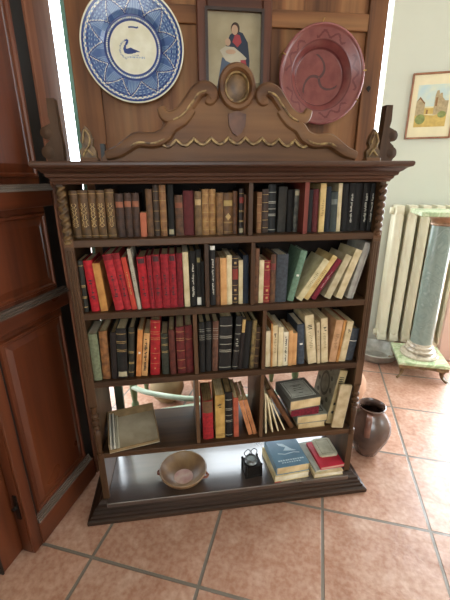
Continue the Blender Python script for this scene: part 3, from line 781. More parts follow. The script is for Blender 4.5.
# ------------------------------------------------------------------ lying and standing extras in the bookcase
def flatbook(pos, w, d, t, rz, cover, pages, label, group=None, spine='l', rx=0, ov=.002, bt=.0022):
    e = empty('book', pos, (rx, 0, rz), label, 'book', group)
    mb = MB(); mb.box(0, w, 0, d, 0, bt); mb.box(0, w, 0, d, t-bt, t)
    if spine == 'l': mb.box(0, bt, 0, d, bt, t-bt)
    elif spine == 'f': mb.box(0, w, 0, bt, bt, t-bt)
    else: mb.box(0, w, d-bt, d, bt, t-bt)
    c = mb.build('cover', cover, e)
    if spine == 'l': MB().box(bt+.0002, w-ov, ov, d-ov, bt+.0001, t-bt-.0001).build('pages', pages, e)
    elif spine == 'f': MB().box(ov, w-ov, bt+.0002, d-ov, bt+.0001, t-bt-.0001).build('pages', pages, e)
    else: MB().box(ov, w-ov, ov, d-bt-.0002, bt+.0001, t-bt-.0001).build('pages', pages, e)
    return e, c
PH = pagemat('flat page edges', 'd6be92', 'a88a5c')
z4 = .2837 + .0004
g4 = 'books stacked in the right bay of the fourth shelf'
GREYC = plain('old grey cover', '8b8c80', .75, .12, 20, c2='6b6a5e'); CREAMP = pap('stack cream', 'cdb083', 'a5855a'); WINE = clo('wine', '7c1f2e', '5d1622')
flatbook((.790, .030, z4), .114, .14, .026, .02, CREAMP, PH, 'worn cream book at the bottom of the stack on the fourth shelf', g4)
_, c = flatbook((.782, .026, z4+.0264), .130, .145, .036, .04, GREYC, PH, 'grey book with printed ornament under the wine red one in the stack', g4)
mb = MB()
for a, b, q, r in ((.02, .12, .02, .024), (.02, .12, .115, .119), (.02, .024, .024, .115), (.116, .12, .024, .115)): mb.box(a, b, q, r, .036, .0363)
mb.build('printed_border', plain('dark print', '3c3a34', .8), c)
flatbook((.756, .030, z4+.0628), .118, .135, .032, .05, WINE, PH, 'wine red book second from the top of the stack', g4, spine='f')
_, c = flatbook((.748, .024, z4+.0952), .135, .150, .044, .13, plain('dark grey cover', '6a675e', .75, .12, 20), PH, 'thick yellowed book with grey label on its cover, topmost of the stack', g4)
mb = MB(); mb.box(.014, .122, .018, .135, .0441, .0444); lab = mb.build('cover_label', plain('grey paper label', 'cacbc0', .8, .08, 30, c2='b0b1a6'), c)
mb = MB()
P = []
for (a, b) in ((.022, .027), (.114, .027), (.114, .127), (.022, .127)):
    for k in range(9):
        t = 2*PI*k/8; mb.box(a+.006*math.cos(t)-.0012, a+.006*math.cos(t)+.0012, b+.006*math.sin(t)-.0012, b+.006*math.sin(t)+.0012, .0444, .0446)
for a, b, q, r in ((.032, .104, .026, .0275), (.032, .104, .126, .1275), (.021, .0225, .036, .118), (.1135, .115, .036, .118)): mb.box(a, b, q, r, .0444, .0446)
for i, (q, ww) in enumerate(((.10, .05), (.092, .03), (.078, .036), (.066, .044), (.045, .02))): mb.box(.068-ww/2, .068+ww/2, q, q+.003, .0444, .0446)
mb.build('label_print', plain('dark print', '3c3a34', .8), lab)
# leaning pieces of the same bay
gw = 'thin pale booklets in the right bay of the fourth shelf'
for i, (x, a, h, w) in enumerate(((.650, -.04, .185, .006), (.678, -.16, .178, .0058), (.703, -.27, .163, .0055), (.730, -.40, .148, .0052))):
    e = empty('booklet', (x, .022+.003*i, z4), (0, a, 0), ['thin ivory booklet standing against the upright beside the stack', 'second thin ivory booklet from the upright, leaning left', 'third thin ivory booklet from the upright, leaning further', 'thin ivory booklet leaning most, beside the brown book under the stack'][i], 'booklet', gw)
    MB().box(0, w, 0, .11, 0, h, bev=.0008).build('paper_cover', pap('ivory', 'e6d8b8', 'c8b48a'), e)
book((.757, .035, z4), .019, .215, -.50, 'brown', .12, g4, 'brown leather book leaning left with the stack resting beside it')
# decorated album
a = empty('album', (.943, .045, z4), (0, .16, 0), 'thick grey ornamented album leaning right in the fourth shelf corner', 'album')
ALB = plain('album grey cloth', '938c78', .75, .15, 30, c2='736c5a')
ALS = pap('album spine', 'cdb98c', 'ab9466')
mb = MB(); mb.box(-.032, -.029, .0, .165, 0, .25); mb.box(-.003, 0, 0, .165, 0, .25); ab = mb.build('cover', ALB, a)
MB().box(-.0288, -.0032, .003, .163, .003, .247).build('pages', PAGE, a)
MB().box(-.032, 0, -.004, -.0002, 0, .25, bev=.001).build('spine', ALS, a)
mb = MB()
mb.lathe([(.030, 0), (.034, -.0006), (.040, 0)], (-.032, .085, .14), 24, ax='x', cap=False, sy=1.4)
for k in range(10):
    t = 2*PI*k/10; mb.lathe([(.011, 0), (.008, -.0007), (.0, -.0009)], (-.032, .085+.055*math.cos(t), .135+.085*math.sin(t)), 8, ax='x')
mb.build('cover_ornament', plain('album ornament', '57503f', .7), ab)
mb = MB()
for z in (.19, .198, .207, .216): mb.box(-.026, -.008, -.0046, -.003, z, z+.004)
for z in (.05, .09): mb.box(-.022, -.012, -.0046, -.003, z, z+.012)
mb.box(-.0172, -.0168, -.0045, -.003, .05, .22)
mb.build('spine_print', plain('dark print', '3c3a34', .8), ab)
e = empty('booklet', (.972, .010, z4), (0, .095, math.radians(-4)), 'thin cream booklet standing across the front of the grey album', 'booklet')
MB().box(-.0475, -.0015, 0, .011, 0, .200, bev=.001).build('paper_cover', pap('booklet cream', 'cdb896', 'ac9670'), e)
MB().box(-.0013, 0, .001, .010, .002, .198).build('pages', PAGEW, e)

# box lid and papers on the fourth shelf, left bay
e = empty('paper_bundle', (.060, .100, z4), (0, 0, .12), 'tied bundle of old papers under the box lid', 'papers')
MB().box(0, .14, 0, .10, 0, .0105, bev=.002).build('sheets', pagemat('bundle paper', 'c9bb9a', '93835f'), e)
PARLIT = plain('parchment lit base', 'c2b69e', .7, .2, 7, c2='8e7f66'); PARSHADE = plain('parchment shaded wall', '8e7450', .7, .15, 30)  # lid base lightened as lit, walls darkened as shaded
e = empty('box_lid', (.050, -.004, z4+.0012), (math.radians(8), math.radians(-1.5), math.radians(10)), 'open parchment coloured box lid leaning on papers on the fourth shelf', 'box lid')
w, d, t = .185, .178, .042
MB().box(0, w, 0, d, 0, .003).build('base', PARLIT, e)
for nm, q in (('front_wall', (0, w, 0, .003, .003, t*.35)), ('back_wall', (0, w, d-.003, d, .003, t)), ('right_wall', (w-.003, w, .003, d-.003, .003, t)), ('left_wall', (0, .003, .003, d-.003, .003, t))):
    MB().box(*q).build(nm, PARSHADE, e)
for k, (x, h, c) in enumerate(((.005, .036, 'd0cabc'), (.0115, .028, '77766f'), (.018, .032, 'd6cfbd'), (.0255, .020, 'a39c88'), (.032, .014, 'cdc4aa'))):
    MB().box(x, x+.0055, .004, d-.004, .0031, h).build('folded_edge', pap('folded edge '+c, c), e)

# ------------------------------------------------------------------ on the bottom board
zb = .07 + .0004
g5 = 'books lying on the bottom board'
YEL = pap('yellow boards', 'd0b078', 'a98a52')
_, c = flatbook((.686, -.022, zb), .150, .172, .030, .075, pap('pale yellow boards', 'd9c79c', 'b8a274'), PAGEW, 'pale yellow book with red edge lying under the blue covered one', g5, bt=.003)
MB().box(-.0012, .028, -.0012, -.0001, .0, .003).build('red_edge', plain('pinkish red edge', 'b2504a', .7), c)
BLUE = plain('faded blue cover', '6b8da2', .4, .10, 14, c2='58788e')
_, c = flatbook((.694, -.016, zb+.0304), .142, .165, .038, .07, BLUE, PH, 'thick book with faded blue cover and white design, lying on the pale yellow one', g5)
LB = plain('pale blue print', 'c4d8e2', .5, .06)
mb = MB()
def strip(pts, w2, z=.0381):
    for a, b in zip(pts, pts[1:]):
        dx, dy = b[0]-a[0], b[1]-a[1]; L = math.hypot(dx, dy); nx, ny = -dy/L*w2, dx/L*w2
        mb.prism([(a[0]-nx, a[1]-ny), (b[0]-nx, b[1]-ny), (b[0]+nx, b[1]+ny), (a[0]+nx, a[1]+ny)], z, z+.0002, 'z')
strip([(.03, .075), (.06, .066), (.10, .072), (.125, .066)], .0022)
mb.prism([(.045, .135), (.07, .128), (.098, .092), (.118, .080), (.10, .080), (.06, .088), (.075, .105), (.05, .120)], .0381, .0383, 'z')
mb.build('cover_picture', LB, c); mb = MB()
for i in range(11): mb.box(.018+i*.0105, .018+i*.0105+(.007 if i % 3 else .0085), .030, .037, .0381, .0383)
for i in range(8): mb.box(.03+i*.0105, .03+i*.0105+.007, .019, .024, .0381, .0383)
mb.build('cover_title', LB, c)
flatbook((.854, -.022, zb), .128, .15, .020, .02, pap('cream notebook', 'cdbb94', 'a8946a'), PAGEW, 'cream notebook at the bottom of the right hand stack on the bottom board', g5)
flatbook((.862, -.014, zb+.0204), .118, .168, .009, .11, pap('white grey boards', 'bcc0b6', '9da198'), PAGEW, 'thin whitish book under the red one on the bottom board', g5, ov=.0005)
RED = plain('bright red cover', 'c2283c', .5, .08, 20)
flatbook((.884, -.014, zb+.0298), .106, .150, .014, .06, RED, pap('pink edge', 'd0a090'), 'red book lying under the small cream booklet', g5, ov=.001)
e = empty('booklet', (.902, .038, zb+.0442), (0, 0, .02), 'small cream booklet lying on top of the red book', 'booklet')
mb = MB(); pts = []
w, d, r = .082, .105, .012
for cx, cy, a0 in ((w-r, r, -90), (w-r, d-r, 0), (r, d-r, 90), (r, r, 180)):
    for k in range(5):
        t = math.radians(a0+k*22.5); pts.append((cx+r*math.cos(t), cy+r*math.sin(t)))
mb.prism(pts, 0, .009, 'z'); c = mb.build('paper_cover', pap('small booklet', 'cfc9b2', 'b2ab92'), e)
mb = MB()
for a, b, q, r in ((.012, .07, .012, .013), (.012, .07, .092, .093), (.012, .013, .013, .092), (.069, .07, .013, .092)): mb.box(a, b, q, r, .0091, .0093)
mb.build('printed_border', plain('faded print', '6a5638', .8), c)

# brown earthenware bowl
CLAYB = plain('brown earthenware', '94744f', .4, .2, 12, c2='634630')
e = empty('bowl', (.3155, .060, zb), (0,0,0), 'round brown earthenware bowl with pinkish bottom on the bottom board', 'bowl')
prof = [(.0, .004), (.038, .004), (.060, .015), (.082, .032), (.0905, .047), (.0925, .050), (.0955, .051), (.098, .048), (.097, .043), (.085, .024), (.062, .007), (.044, .0), (.0, 0)]
MB().lathe(prof, (0,0,0), 48, cap=False).build('body', CLAYB, e, smooth=True)
MB().lathe([(.0, .0056), (.036, .0056), (.040, .0047)], (0,0,0), 32, cap=False).build('stained_bottom', plain('pink stain', 'b5847c', .55, .25, 30, c2='c8aa98'), e, smooth=True)
for k, t in enumerate((-.35, PI-.1)):
    c, s = math.cos(t), math.sin(t); mb = MB()
    mb.tube(smoothpath([(.085*c-.014*s, .085*s+.014*c, .034), (.102*c-.008*s, .102*s+.008*c, .031), (.102*c+.008*s, .102*s-.008*c, .031), (.085*c+.014*s, .085*s-.014*c, .034)], 5), .0055, 8)
    mb.build('lug_handle', plain('red clay lug', '7e4632', .5), e, smooth=True)
# small dark inkwell
e = empty('inkwell', (.603, .048, zb), (0, 0, .12), 'small dark metal inkwell with wire loops on the bottom board', 'inkwell')
MB().rings([[(-x, -y, z), (x, -y, z), (x, y, z), (-x, y, z)] for x, y, z in ((.037,.031,0),(.037,.031,.005),(.032,.027,.007),(.031,.026,.048),(.036,.030,.050),(.036,.030,.055))]).build('body', IRON, e)
for sx in (-1, 1):
    for sy in (-1, 1): MB().lathe([(.004, 0), (.005, .02), (.004, .055), (.0055, .060), (.001, .066)], (sx*.033, sy*.028, 0), 10).build('corner_post', IRON, e, smooth=True)
GREYM = plain('grey worn metal', '8c8e8c', .35, .2, 40, metal=.6, c2='5c5e5e')
MB().lathe([(.025, .0552), (.0265, .058), (.0225, .062), (.0205, .068), (.0235, .073), (.0225, .076), (.019, .0755), (.018, .066)], (-.002, .002, 0), 28, cap=False).build('collar', GREYM, e, smooth=True)
MB().lathe([(.0175, .0556), (.0175, .070), (.001, .0715)], (-.002, .002, 0), 24, cap=False).build('glass_cup', plain('pale glass', 'b8c8ca', .12, .1), e, smooth=True)
for sx in (-1, 1):
    MB().tube(smoothpath([(sx*.022, .014, .074), (sx*.028, .016, .092), (sx*.014, .016, .106), (sx*.002, .016, .096), (sx*.007, .016, .077)], 5), .0017, 6).build('wire_loop', IRON, e, smooth=True)

# ------------------------------------------------------------------ old door leaf behind the bookcase
PY = .312
pl = empty('door_leaf', (0, PY, 0), (0,0,0), 'old brown pine door leaf behind the bookcase, hung with plates and a print', 'door leaf')
X0, X1 = .019, 1.122; ZB, ZT = .42, 2.25
MB().box(X0, .105, 0, .035, ZB, ZT, bev=.002).build('stile', PANELW, pl)
MB().box(1.052, X1, 0, .035, ZB, ZT, bev=.002).build('stile', PANELW, pl)
for z0, z1 in ((1.748, 1.80), (.93, 1.0), (ZB, .52), (2.17, ZT)):
    MB().box(.1052, 1.0518, 0, .035, z0, z1, bev=.002).build('rail', PANELH, pl)
xs = [.1052 + (1.0518-.1052)*k/4 for k in range(5)]
for z0, z1 in ((.5202, .9298), (1.0002, 1.7478), (1.8002, 2.1698)):
    mb = MB()
    for a, b in zip(xs, xs[1:]): mb.box(a+.0006, b-.0006, .012, .028, z0, z1)
    mb.box(xs[0], xs[-1], .0282, .0325, z0, z1); mb.build('plank_panel', PANELW, pl)
for x in (.022, 1.10): MB().box(x, x+.035, .006, .030, 0, ZB).build('foot_post', plain('dark green paint', '4a5440', .5, .15), pl)
MB().box(X0-.014, X0-.001, .006, .035, ZB, ZT).build('painted_edge', plain('sea green paint', '6f9a88', .45, .1, 20), pl)['label'] = 'sea green painted edge'
mb = MB(); mb.lathe([(.008, 0), (.008, -.003)], (1.078, 0, 1.57), 12, ax='y'); mb.box(1.0765, 1.0795, -.004, -.0031, 1.557, 1.57); mb.build('keyhole', IRON, pl)

def platemesh(name, R, prof, colfn, mats, parent, nr=70, na=288):
    # plate facing -y; prof(r) gives the depth of the front face
    bm = bmesh.new(); rows = []
    rsx = [R*(i/nr) for i in range(nr+1)]
    c0 = bm.verts.new((0, prof(0), 0))
    for r in rsx[1:]:
        rows.append([bm.verts.new((r*math.cos(2*PI*k/na), prof(r/R), r*math.sin(2*PI*k/na))) for k in range(na)])
    def setm(f, r, t): f.material_index = colfn(r, t)
    for k in range(na):
        f = bm.faces.new((c0, rows[0][(k+1) % na], rows[0][k])); setm(f, .3/nr, 2*PI*(k+.5)/na)
        for i in range(len(rows)-1):
            f = bm.faces.new((rows[i][k], rows[i][(k+1) % na], rows[i+1][(k+1) % na], rows[i+1][k])); setm(f, (i+1.5)/nr, 2*PI*(k+.5)/na)
    back = [bm.verts.new((r*R*math.cos(2*PI*k/na), y, r*R*math.sin(2*PI*k/na))) for r, y in ((1.0, prof(1)+.006), (.6, -.0005)) for k in range(na)]
    b1, b2 = back[:na], back[na:]
    for A, B in ((rows[-1], b1), (b1, b2)):
        for k in range(na): bm.faces.new((A[k], A[(k+1) % na], B[(k+1) % na], B[k]))
    bm.faces.new(b2)
    bmesh.ops.recalc_face_normals(bm, faces=bm.faces)
    me = bpy.data.meshes.new(name); bm.to_mesh(me); bm.free()
    for m in mats: me.materials.append(m)
    for p in me.polygons: p.use_smooth = True
    o = bpy.data.objects.new(name, me); COL.objects.link(o); o.parent = parent; return o
def glaze(n, c, c2=None, r=.18): return plain('glaze '+n, c, r, .05, 30, c2=c2)
# blue and white plate
P0 = (.2262, PY-.001, 1.667)
e = empty('blue_plate', P0, (math.radians(0),0,0), 'large blue and white plate with bird and star border hanging above the bookcase', 'plate')
def bprof(r):
    if r < .56: return -.010
    if r < .64: return -.010 - .010*((r-.56)/.08)
    return -.020 - .012*((r-.64)/.36)
DUCK = [(-.34,-.05),(-.30,-.13),(-.16,-.17),(.02,-.15),(.20,-.09),(.36,-.08),(.22,-.02),(.10,.02),(-.02,.07),(-.14,.04),(-.20,.02),(-.22,.10),(-.15,.20),(-.10,.28),(-.10,.34),(-.17,.37),(-.25,.34),(-.27,.29),(-.20,.30),(-.20,.25),(-.28,.15),(-.33,.05)]
NP = 10
def bcol(r, t):
    # 0 white, 1 dark blue, 2 mid blue, 3 pale blue
    x, y = r*math.cos(t)/.48, r*math.sin(t)/.48
    if r < .46:
        if inpoly(x+.08, y+.05, DUCK): return 1
        q = math.hypot(x+.22, (y+.06))
        if .30 < q < .36 and x < -.3 and int((t*40)) % 2: return 2
        if -.36 < y < -.30 and -.3 < x < .45 and int(x*30) % 2 == 0: return 3
        if -.27 < y < -.24 and -.05 < x < .2 and int(x*40) % 2: return 2
        if .70 < y < .76 and -.14 < x < .26: return 1
        return 0
    if r < .50: return 1
    if r < .53: return 0 if int(t*NP*9/PI) % 2 else 3
    if r < .57: return 1
    if r > .965: return 0
    if r > .935: return 1
    if r > .885:
        return 0 if int(t*60/PI + (r > .91)) % 2 else 3
    if r > .865: return 1
    u = (t*NP/(2*PI)+.2) % 1; tri = abs(u-.5)*2                  # 1 at petal borders
    edge = .57 + (.865-.57)*(1-tri)
    k = (r-edge)
    if abs(k) < .019: return 1
    if abs(k) < .034: return 0 if k > 0 else 3
    s = int(t*180/PI*1.25) % 3 if k < 0 else int(t*180/PI*1.25) % 2
    if k < 0: return 2 if s else 3
    return 2 if s else 1 if int(r*60) % 3 == 0 else 3
platemesh('plate_body', .166, bprof, bcol, [glaze('cream white', 'e3ddc8', 'd5cdb4'), glaze('cobalt', '1f2f66', '2b3f7c'), glaze('mid blue', '3c5484', '4c6694'), glaze('pale blue', '6c86aa', '8298b6')], e)
# red brown dish
e = empty('red_dish', (.879, PY-.001, 1.598), (0,0,0), 'deep red brown glazed dish with dark swirls hanging at the right', 'dish')
def rprof(r):
    if r < .56: return -.006
    if r < .70: return -.006 - .026*((r-.56)/.14)**.8
    if r < .92: return -.032 - .008*(r-.70)/.22
    return -.040 - .004*math.sin(PI*(r-.92)/.08)
def rcol(r, t):
    # 0 red brown, 1 dark line, 2 lighter rim, 3 darker red
    for k in range(3):
        a0 = .5+k*2*PI/3; rr = r/.56
        if .03 < rr < .85:
            a = a0 + (rr-.1)*1.7 if rr > .35 else a0+.42-(.35-rr)*1.1
            dl = (t-a+PI) % (2*PI) - PI
            if abs(dl)*rr < .055: return 1
    if .555 < r < .585: return 3
    w = .80 + .05*math.sin(t*17)
    if abs(r-w) < .026 and math.sin(t*5+1) > -.6: return 3
    if r > .95: return 2
    if .68 < r < .72: return 3
    return 0
platemesh('dish_body', .158, rprof, rcol, [glaze('red brown', '6e3836', '7c443f', .2), glaze('dark swirl', '4e3434', '583838'), glaze('light red rim', '8e5654', '7e4442'), glaze('deep red', '5c2a2a', '683232')], e, na=240)
mb = MB(); mb.tube(smoothpath([(-.003,-.004,.150),(-.003,-.02,.168),(.003,-.012,.180),(.004,-.004,.176)], 5), .0016, 6); mb.build('wire_hook', BRASS, e, smooth=True)
for t in (.12, -.5, 2.75, -2.6):
    c, s = math.cos(t), math.sin(t); mb = MB(); mb.tube([(.150*c, -.044, .150*s), (.160*c, -.047, .160*s), (.164*c, -.036, .164*s), (.162*c, -.006, .162*s)], .0018, 6); mb.build('plate_clip', BRASS, e)
# framed print
e = empty('framed_print', (.5665, PY-.0008, 1.662), (0,0,0), 'dark framed print of a seated robed figure holding a white bundle, behind the crest', 'picture')
FRM = wood('print frame', '3a1f16', '5e3626', '74493a', 'z', .38); FRH = wood('print frame rail', '3a1f16', '5e3626', '74493a', 'x', .38)
w2, h0, h1, fw = .128, -.19, .155, .034
for nm, q, m_ in (('frame_side', (-w2, -w2+fw, h0, h1), FRM), ('frame_side', (w2-fw, w2, h0, h1), FRM), ('frame_bar', (-w2+fw+.0002, w2-fw-.0002, h1-fw, h1), FRH), ('frame_bar', (-w2+fw+.0002, w2-fw-.0002, h0, h0+fw), FRH)):
    mb = MB(); mb.box(q[0], q[1], -.022, 0, q[2], q[3], bev=.004); mb.build(nm, m_, e)
mb = MB(); i = w2-fw
for q in ((-i-.006, -i+.003, h0+fw-.006, h1-fw+.006), (i-.003, i+.006, h0+fw-.006, h1-fw+.006)): mb.box(q[0], q[1], -.0255, -.0222, q[2], q[3])
for q in ((-i+.003, i-.003, h1-fw-.003, h1-fw+.006), (-i+.003, i-.003, h0+fw-.006, h0+fw+.003)): mb.box(q[0], q[1], -.0255, -.0222, q[2], q[3])
mb.build('inner_bead', plain('dark bead', '2c1812', .4), e)
pm = [plain('print paper', 'a89a7e', .8, .12, 10, c2='8c7e62'), plain('print navy', '2b3242', .8, .1), plain('print flesh', 'b8957a', .8), plain('print white', 'b8ac96', .8), plain('print red', '9a3c40', .8), plain('print slate', '4c5666', .8), plain('print hair', '3e2c22', .8), plain('print ground', '84785e', .8)]
mb = MB(); L = 0
def pic(poly, m_):
    global L
    L += 1; y = -.006-.00025*L
    mb.prism(poly, y, y+.0002, 'y', m_)
mb.box(-i-.001, i+.001, -.006, -.003, h0+fw-.001, h1-fw+.001, 0)
def ell(cx, cz, a, b, n=18): return [(cx+a*math.cos(2*PI*k/n), cz+b*math.sin(2*PI*k/n)) for k in range(n)]
ph = h1-fw
pic([(-i,-.10),(i,-.085),(i,h0+fw),(-i,h0+fw)], 7)
pic([(-.015,.055),(.006,.070),(.030,.062),(.048,.035),(.055,-.02),(.050,-.10),(.040,-.15),(-.03,-.15),(-.052,-.09),(-.040,-.03),(-.030,.02)], 1)
pic([(-.042,-.01),(-.02,-.02),(.015,-.035),(.02,-.10),(.01,-.15),(-.045,-.15),(-.06,-.10),(-.05,-.05)], 5)
pic([(.004,.060),(.020,.055),(.026,.035),(.012,.020),(-.006,.035)], 4)
pic([(-.050,.010),(-.030,.022),(.0,.020),(.030,.0),(.044,-.012),(.030,-.030),(.0,-.032),(-.030,-.020)], 3)
pic(ell(.004, .074, .015, .018), 6); pic(ell(.002, .070, .011, .0145), 2)
pic(ell(-.022, .034, .0095, .011), 2)
pic([(.022,-.018),(.040,-.016),(.044,-.034),(.026,-.038)], 4)
pic(ell(-.012, .006, .018, .007), 2)
mb.build('print', pm, e)

# ------------------------------------------------------------------ things behind and beside the bookcase
GREENP = plain('pale green paint', 'c2cfbc', .35, .15, 16, c2='9cae96'); GREEND = plain('olive green paint', '5a6a44', .4, .15, 16)
b = empty('green_stand', (0,0,0), label='pale green painted stand frame with bowed rail behind the open fourth shelf', cat='stand')
arc = smoothpath([(.07,.545,.22),(.135,.492,.22),(.213,.452,.22),(.303,.416,.22),(.386,.393,.22),(.52,.375,.22),(.66,.372,.22),(.80,.392,.22),(.92,.45,.22)], 6)
MB().tube(arc, .0135, 10).build('bowed_rail', GREENP, b, smooth=True)
MB().tube([(.10,.56,.14),(.208,.43,.14),(.387,.450,.14)][1:] + [(.60,.475,.14),(.86,.50,.14)], .012, 10).build('stretcher', GREENP, b, smooth=True)
lp = [(.012,0),(.014,.02),(.018,.06),(.013,.09),(.020,.10),(.020,.115),(.013,.125),(.017,.17),(.020,.20),(.020,.24),(.013,.25),(.019,.27),(.015,.31),(.02,.40)]
for x, y in ((.07,.555), (.92,.46), (.10,.86), (.90,.84)): MB().lathe(lp, (x, y, 0), 16).build('leg', GREEND, b, smooth=True)
MB().tube([(.10,.86,.22),(.90,.84,.22)], .012, 8).build('back_rail', GREENP, b, smooth=True)
TERRA = plain('terracotta', 'b87a58', .8, .15, 8, c2='96593c'); TERRAP = plain('pale terracotta', 'cda488', .75, .12, 8, c2='b88a6c')
def pot(loc, s, label, m_, prof, group='terracotta pots behind the bookcase'):
    e = empty('terracotta_pot', loc, (0,0,0), label, 'pot', group)
    MB().lathe([(r*s, z*s) for r, z in prof], (0,0,0), 40, cap=False).build('body', m_, e, smooth=True)
    return e
JAR = [(0,.0),(.5,.0),(.62,.10),(.88,.45),(1.0,.85),(.96,1.2),(.80,1.5),(.60,1.66),(.58,1.74),(.66,1.80),(.66,1.86),(.60,1.86),(.53,1.76),(.54,1.66),(.74,1.46),(.90,1.15),(.93,.85),(.5,.06),(0,.05)]
FP = [(0,0),(.62,0),(.64,.06),(.92,1.3),(1.02,1.31),(1.02,1.55),(.93,1.55),(.93,1.32),(.86,1.25),(.58,.08),(0,.08)]
pot((1.262,.575,0), .125, 'pale terracotta jar just behind the right side of the bookcase', TERRAP, JAR)
pot((.30,.86,0), .15, 'terracotta jar under the green bench', TERRA, JAR) if False else None
pot((.47,.73,0), .112, 'terracotta flowerpot standing inside the green stand', TERRAP, FP)
pot((.235,.74,0), .10, 'olive brown clay jar inside the green stand, left of the flowerpot', plain('olive clay', '8a7450', .8, .15, 8), JAR)
# pitcher
e = empty('pitcher', (1.196, .172, 0), (0,0,0), 'brown glazed clay pitcher on the floor against the bookcase side', 'pitcher')
PIT = plain('brown pitcher glaze', '6e5448', .24, .25, 9, c2='463630', spec=.8)
prof = [(0,.0),(.048,.0),(.052,.004),(.068,.045),(.088,.095),(.096,.135),(.090,.175),(.070,.21),(.056,.228),(.0535,.240),(.059,.252),(.061,.256),(.057,.258),(.049,.243),(.050,.225),(.066,.205),(.083,.17),(.088,.135),(.05,.03),(0,.012)]
MB().lathe(prof, (0,0,0), 44, cap=False).build('body', PIT, e, smooth=True)
def strap(t, parent):
    c, s = math.cos(t), math.sin(t)
    pts = smoothpath([(.058*c,.058*s,.244),(.088*c,.088*s,.240),(.104*c,.104*s,.205),(.100*c,.100*s,.165),(.090*c,.090*s,.140)], 6)
    rs = []
    for p in pts:
        p = Vector(p); tan = Vector((-s, c, 0)); out = Vector((c, s, .3)).normalized()
        rs.append([tuple(p+tan*.013*math.cos(a)+out*.006*math.sin(a)) for a in [2*PI*k/10 for k in range(10)]])
    MB().rings(rs).build('handle', plain('pitcher handle', '92695a', .3, .2, 20, c2='6a463a'), parent, smooth=True)
strap(math.radians(-126), e); strap(math.radians(165), e)
# pewter pan
e = empty('metal_basin', (1.742,1.045,0), (0,0,0), 'shallow grey metal basin on the floor by the radiator', 'basin')
PEW = plain('dull pewter', 'a3a198', .4, .2, 16, metal=.35, c2='7c7a72')
MB().lathe([(0,.004),(.10,.004),(.135,.035),(.148,.078),(.160,.082),(.164,.078),(.152,.066),(.138,.026),(.10,0),(0,0)], (0,0,0), 48, cap=False).build('bowl', PEW, e, smooth=True)
mb = MB(); mb.tube(smoothpath([(.157,-.03,.076),(.195,-.02,.084),(.195,.02,.084),(.157,.03,.076)], 5), .007, 8); mb.build('handle', PEW, e, smooth=True)
# column on bronze feet
e = empty('marble_column', G(1.467,1.497), (0,0,GA), 'green marble column pedestal on bronze footed base in front of the radiator', 'column')
def marble(n, c1, c2, c3, r=.18):
    m, nt, b_ = newmat(n); v = coords(nt, (7,7,7)); nz = nd(nt, 'ShaderNodeTexNoise'); nz.inputs['Scale'].default_value = 1.3; nz.inputs['Detail'].default_value = 9; nz.inputs['Distortion'].default_value = 2.2
    nt.links.new(v, nz.inputs['Vector']); nt.links.new(ramp(nt, nz.outputs['Fac'], [(.32,c1),(.48,c2),(.56,c1),(.66,c3)]), b_.inputs['Base Color']); b_.inputs['Roughness'].default_value = r; return m
GM = marble('green grey marble', '74837c', '828f86', '8f9b92'); GL = marble('pale green onyx', 'a3b48a', 'c3cba8', '8fa07c', .25)
BRZ = plain('worn bronze', '8a7250', .4, .25, 30, metal=.5, c2='5c4a34')
MB().box(-.150, .150, -.150, .150, .098, .122, bev=.004).build('base_slab', GL, e)
mb = MB()
for sx in (-1, 1):
    for sy in (-1, 1):
        pass
for sx, sy in ((-1,-1),(1,-1),(-1,1),(1,1)):
    mb = MB(); dx, dy = sx*.7071, sy*.7071
    pts = smoothpath([(sx*.118, sy*.118, .097), (sx*.122, sy*.122, .075), (sx*.118, sy*.118, .05), (sx*.124, sy*.124, .022), (sx*.138, sy*.138, .009), (sx*.148, sy*.148, .007)], 4)
    n = len(pts); mb.tube(pts, [.026-.018*min(1, k/(n*.6)) for k in range(n)], 10); mb.build('foot', BRZ, e, smooth=True)
for k in range(4):
    mb = MB(); prof = [(-.145,.0975),(.145,.0975),(.145,.080),(.11,.070),(.07,.078),(.03,.082),(0,.074),(-.03,.082),(-.07,.078),(-.11,.070),(-.145,.080)]
    mb.prism(prof, -.146, -.138, 'y'); o = mb.build('apron', BRZ, e, rot=(0,0,k*PI/2))
MB().lathe([(.115,.1222),(.118,.132),(.112,.142),(.092,.146),(.088,.150),(.094,.158),(.094,.168),(.082,.174),(.076,.180),(.082,.186),(.082,.194),(.072,.200),(.068,.214)], (0,0,0), 48).build('base_moulding', marble('rosy marble', 'a89c88', 'c0b4a0', '8c8272', .2), e, smooth=True)
MB().lathe([(.066,.2142),(.0655,.3),(.062,.98)], (0,0,0), 48).build('shaft', GM, e, smooth=True)
MB().lathe([(.064,.9802),(.070,.985),(.070,.995),(.066,1.0),(.078,1.018),(.082,1.024),(.082,1.034),(.072,1.04)], (0,0,0), 48).build('capital', plain('copper bronze', 'a88468', .35, .2, 30, metal=.4, c2='80604a'), e, smooth=True)
MB().box(-.16, .16, -.14, .14, 1.0402, 1.066, bev=.004).build('top_slab', GL, e)
# pale pink board behind the column
e = empty('pink_board', G(1.65,1.69), (0,0,GA), 'pale pink upright board standing behind the green column', 'board')
MB().box(0, .12, 0, .03, 0, .70, bev=.004).build('board', plain('pale pink paint', 'd8b4a4', .6, .05, 6), e)
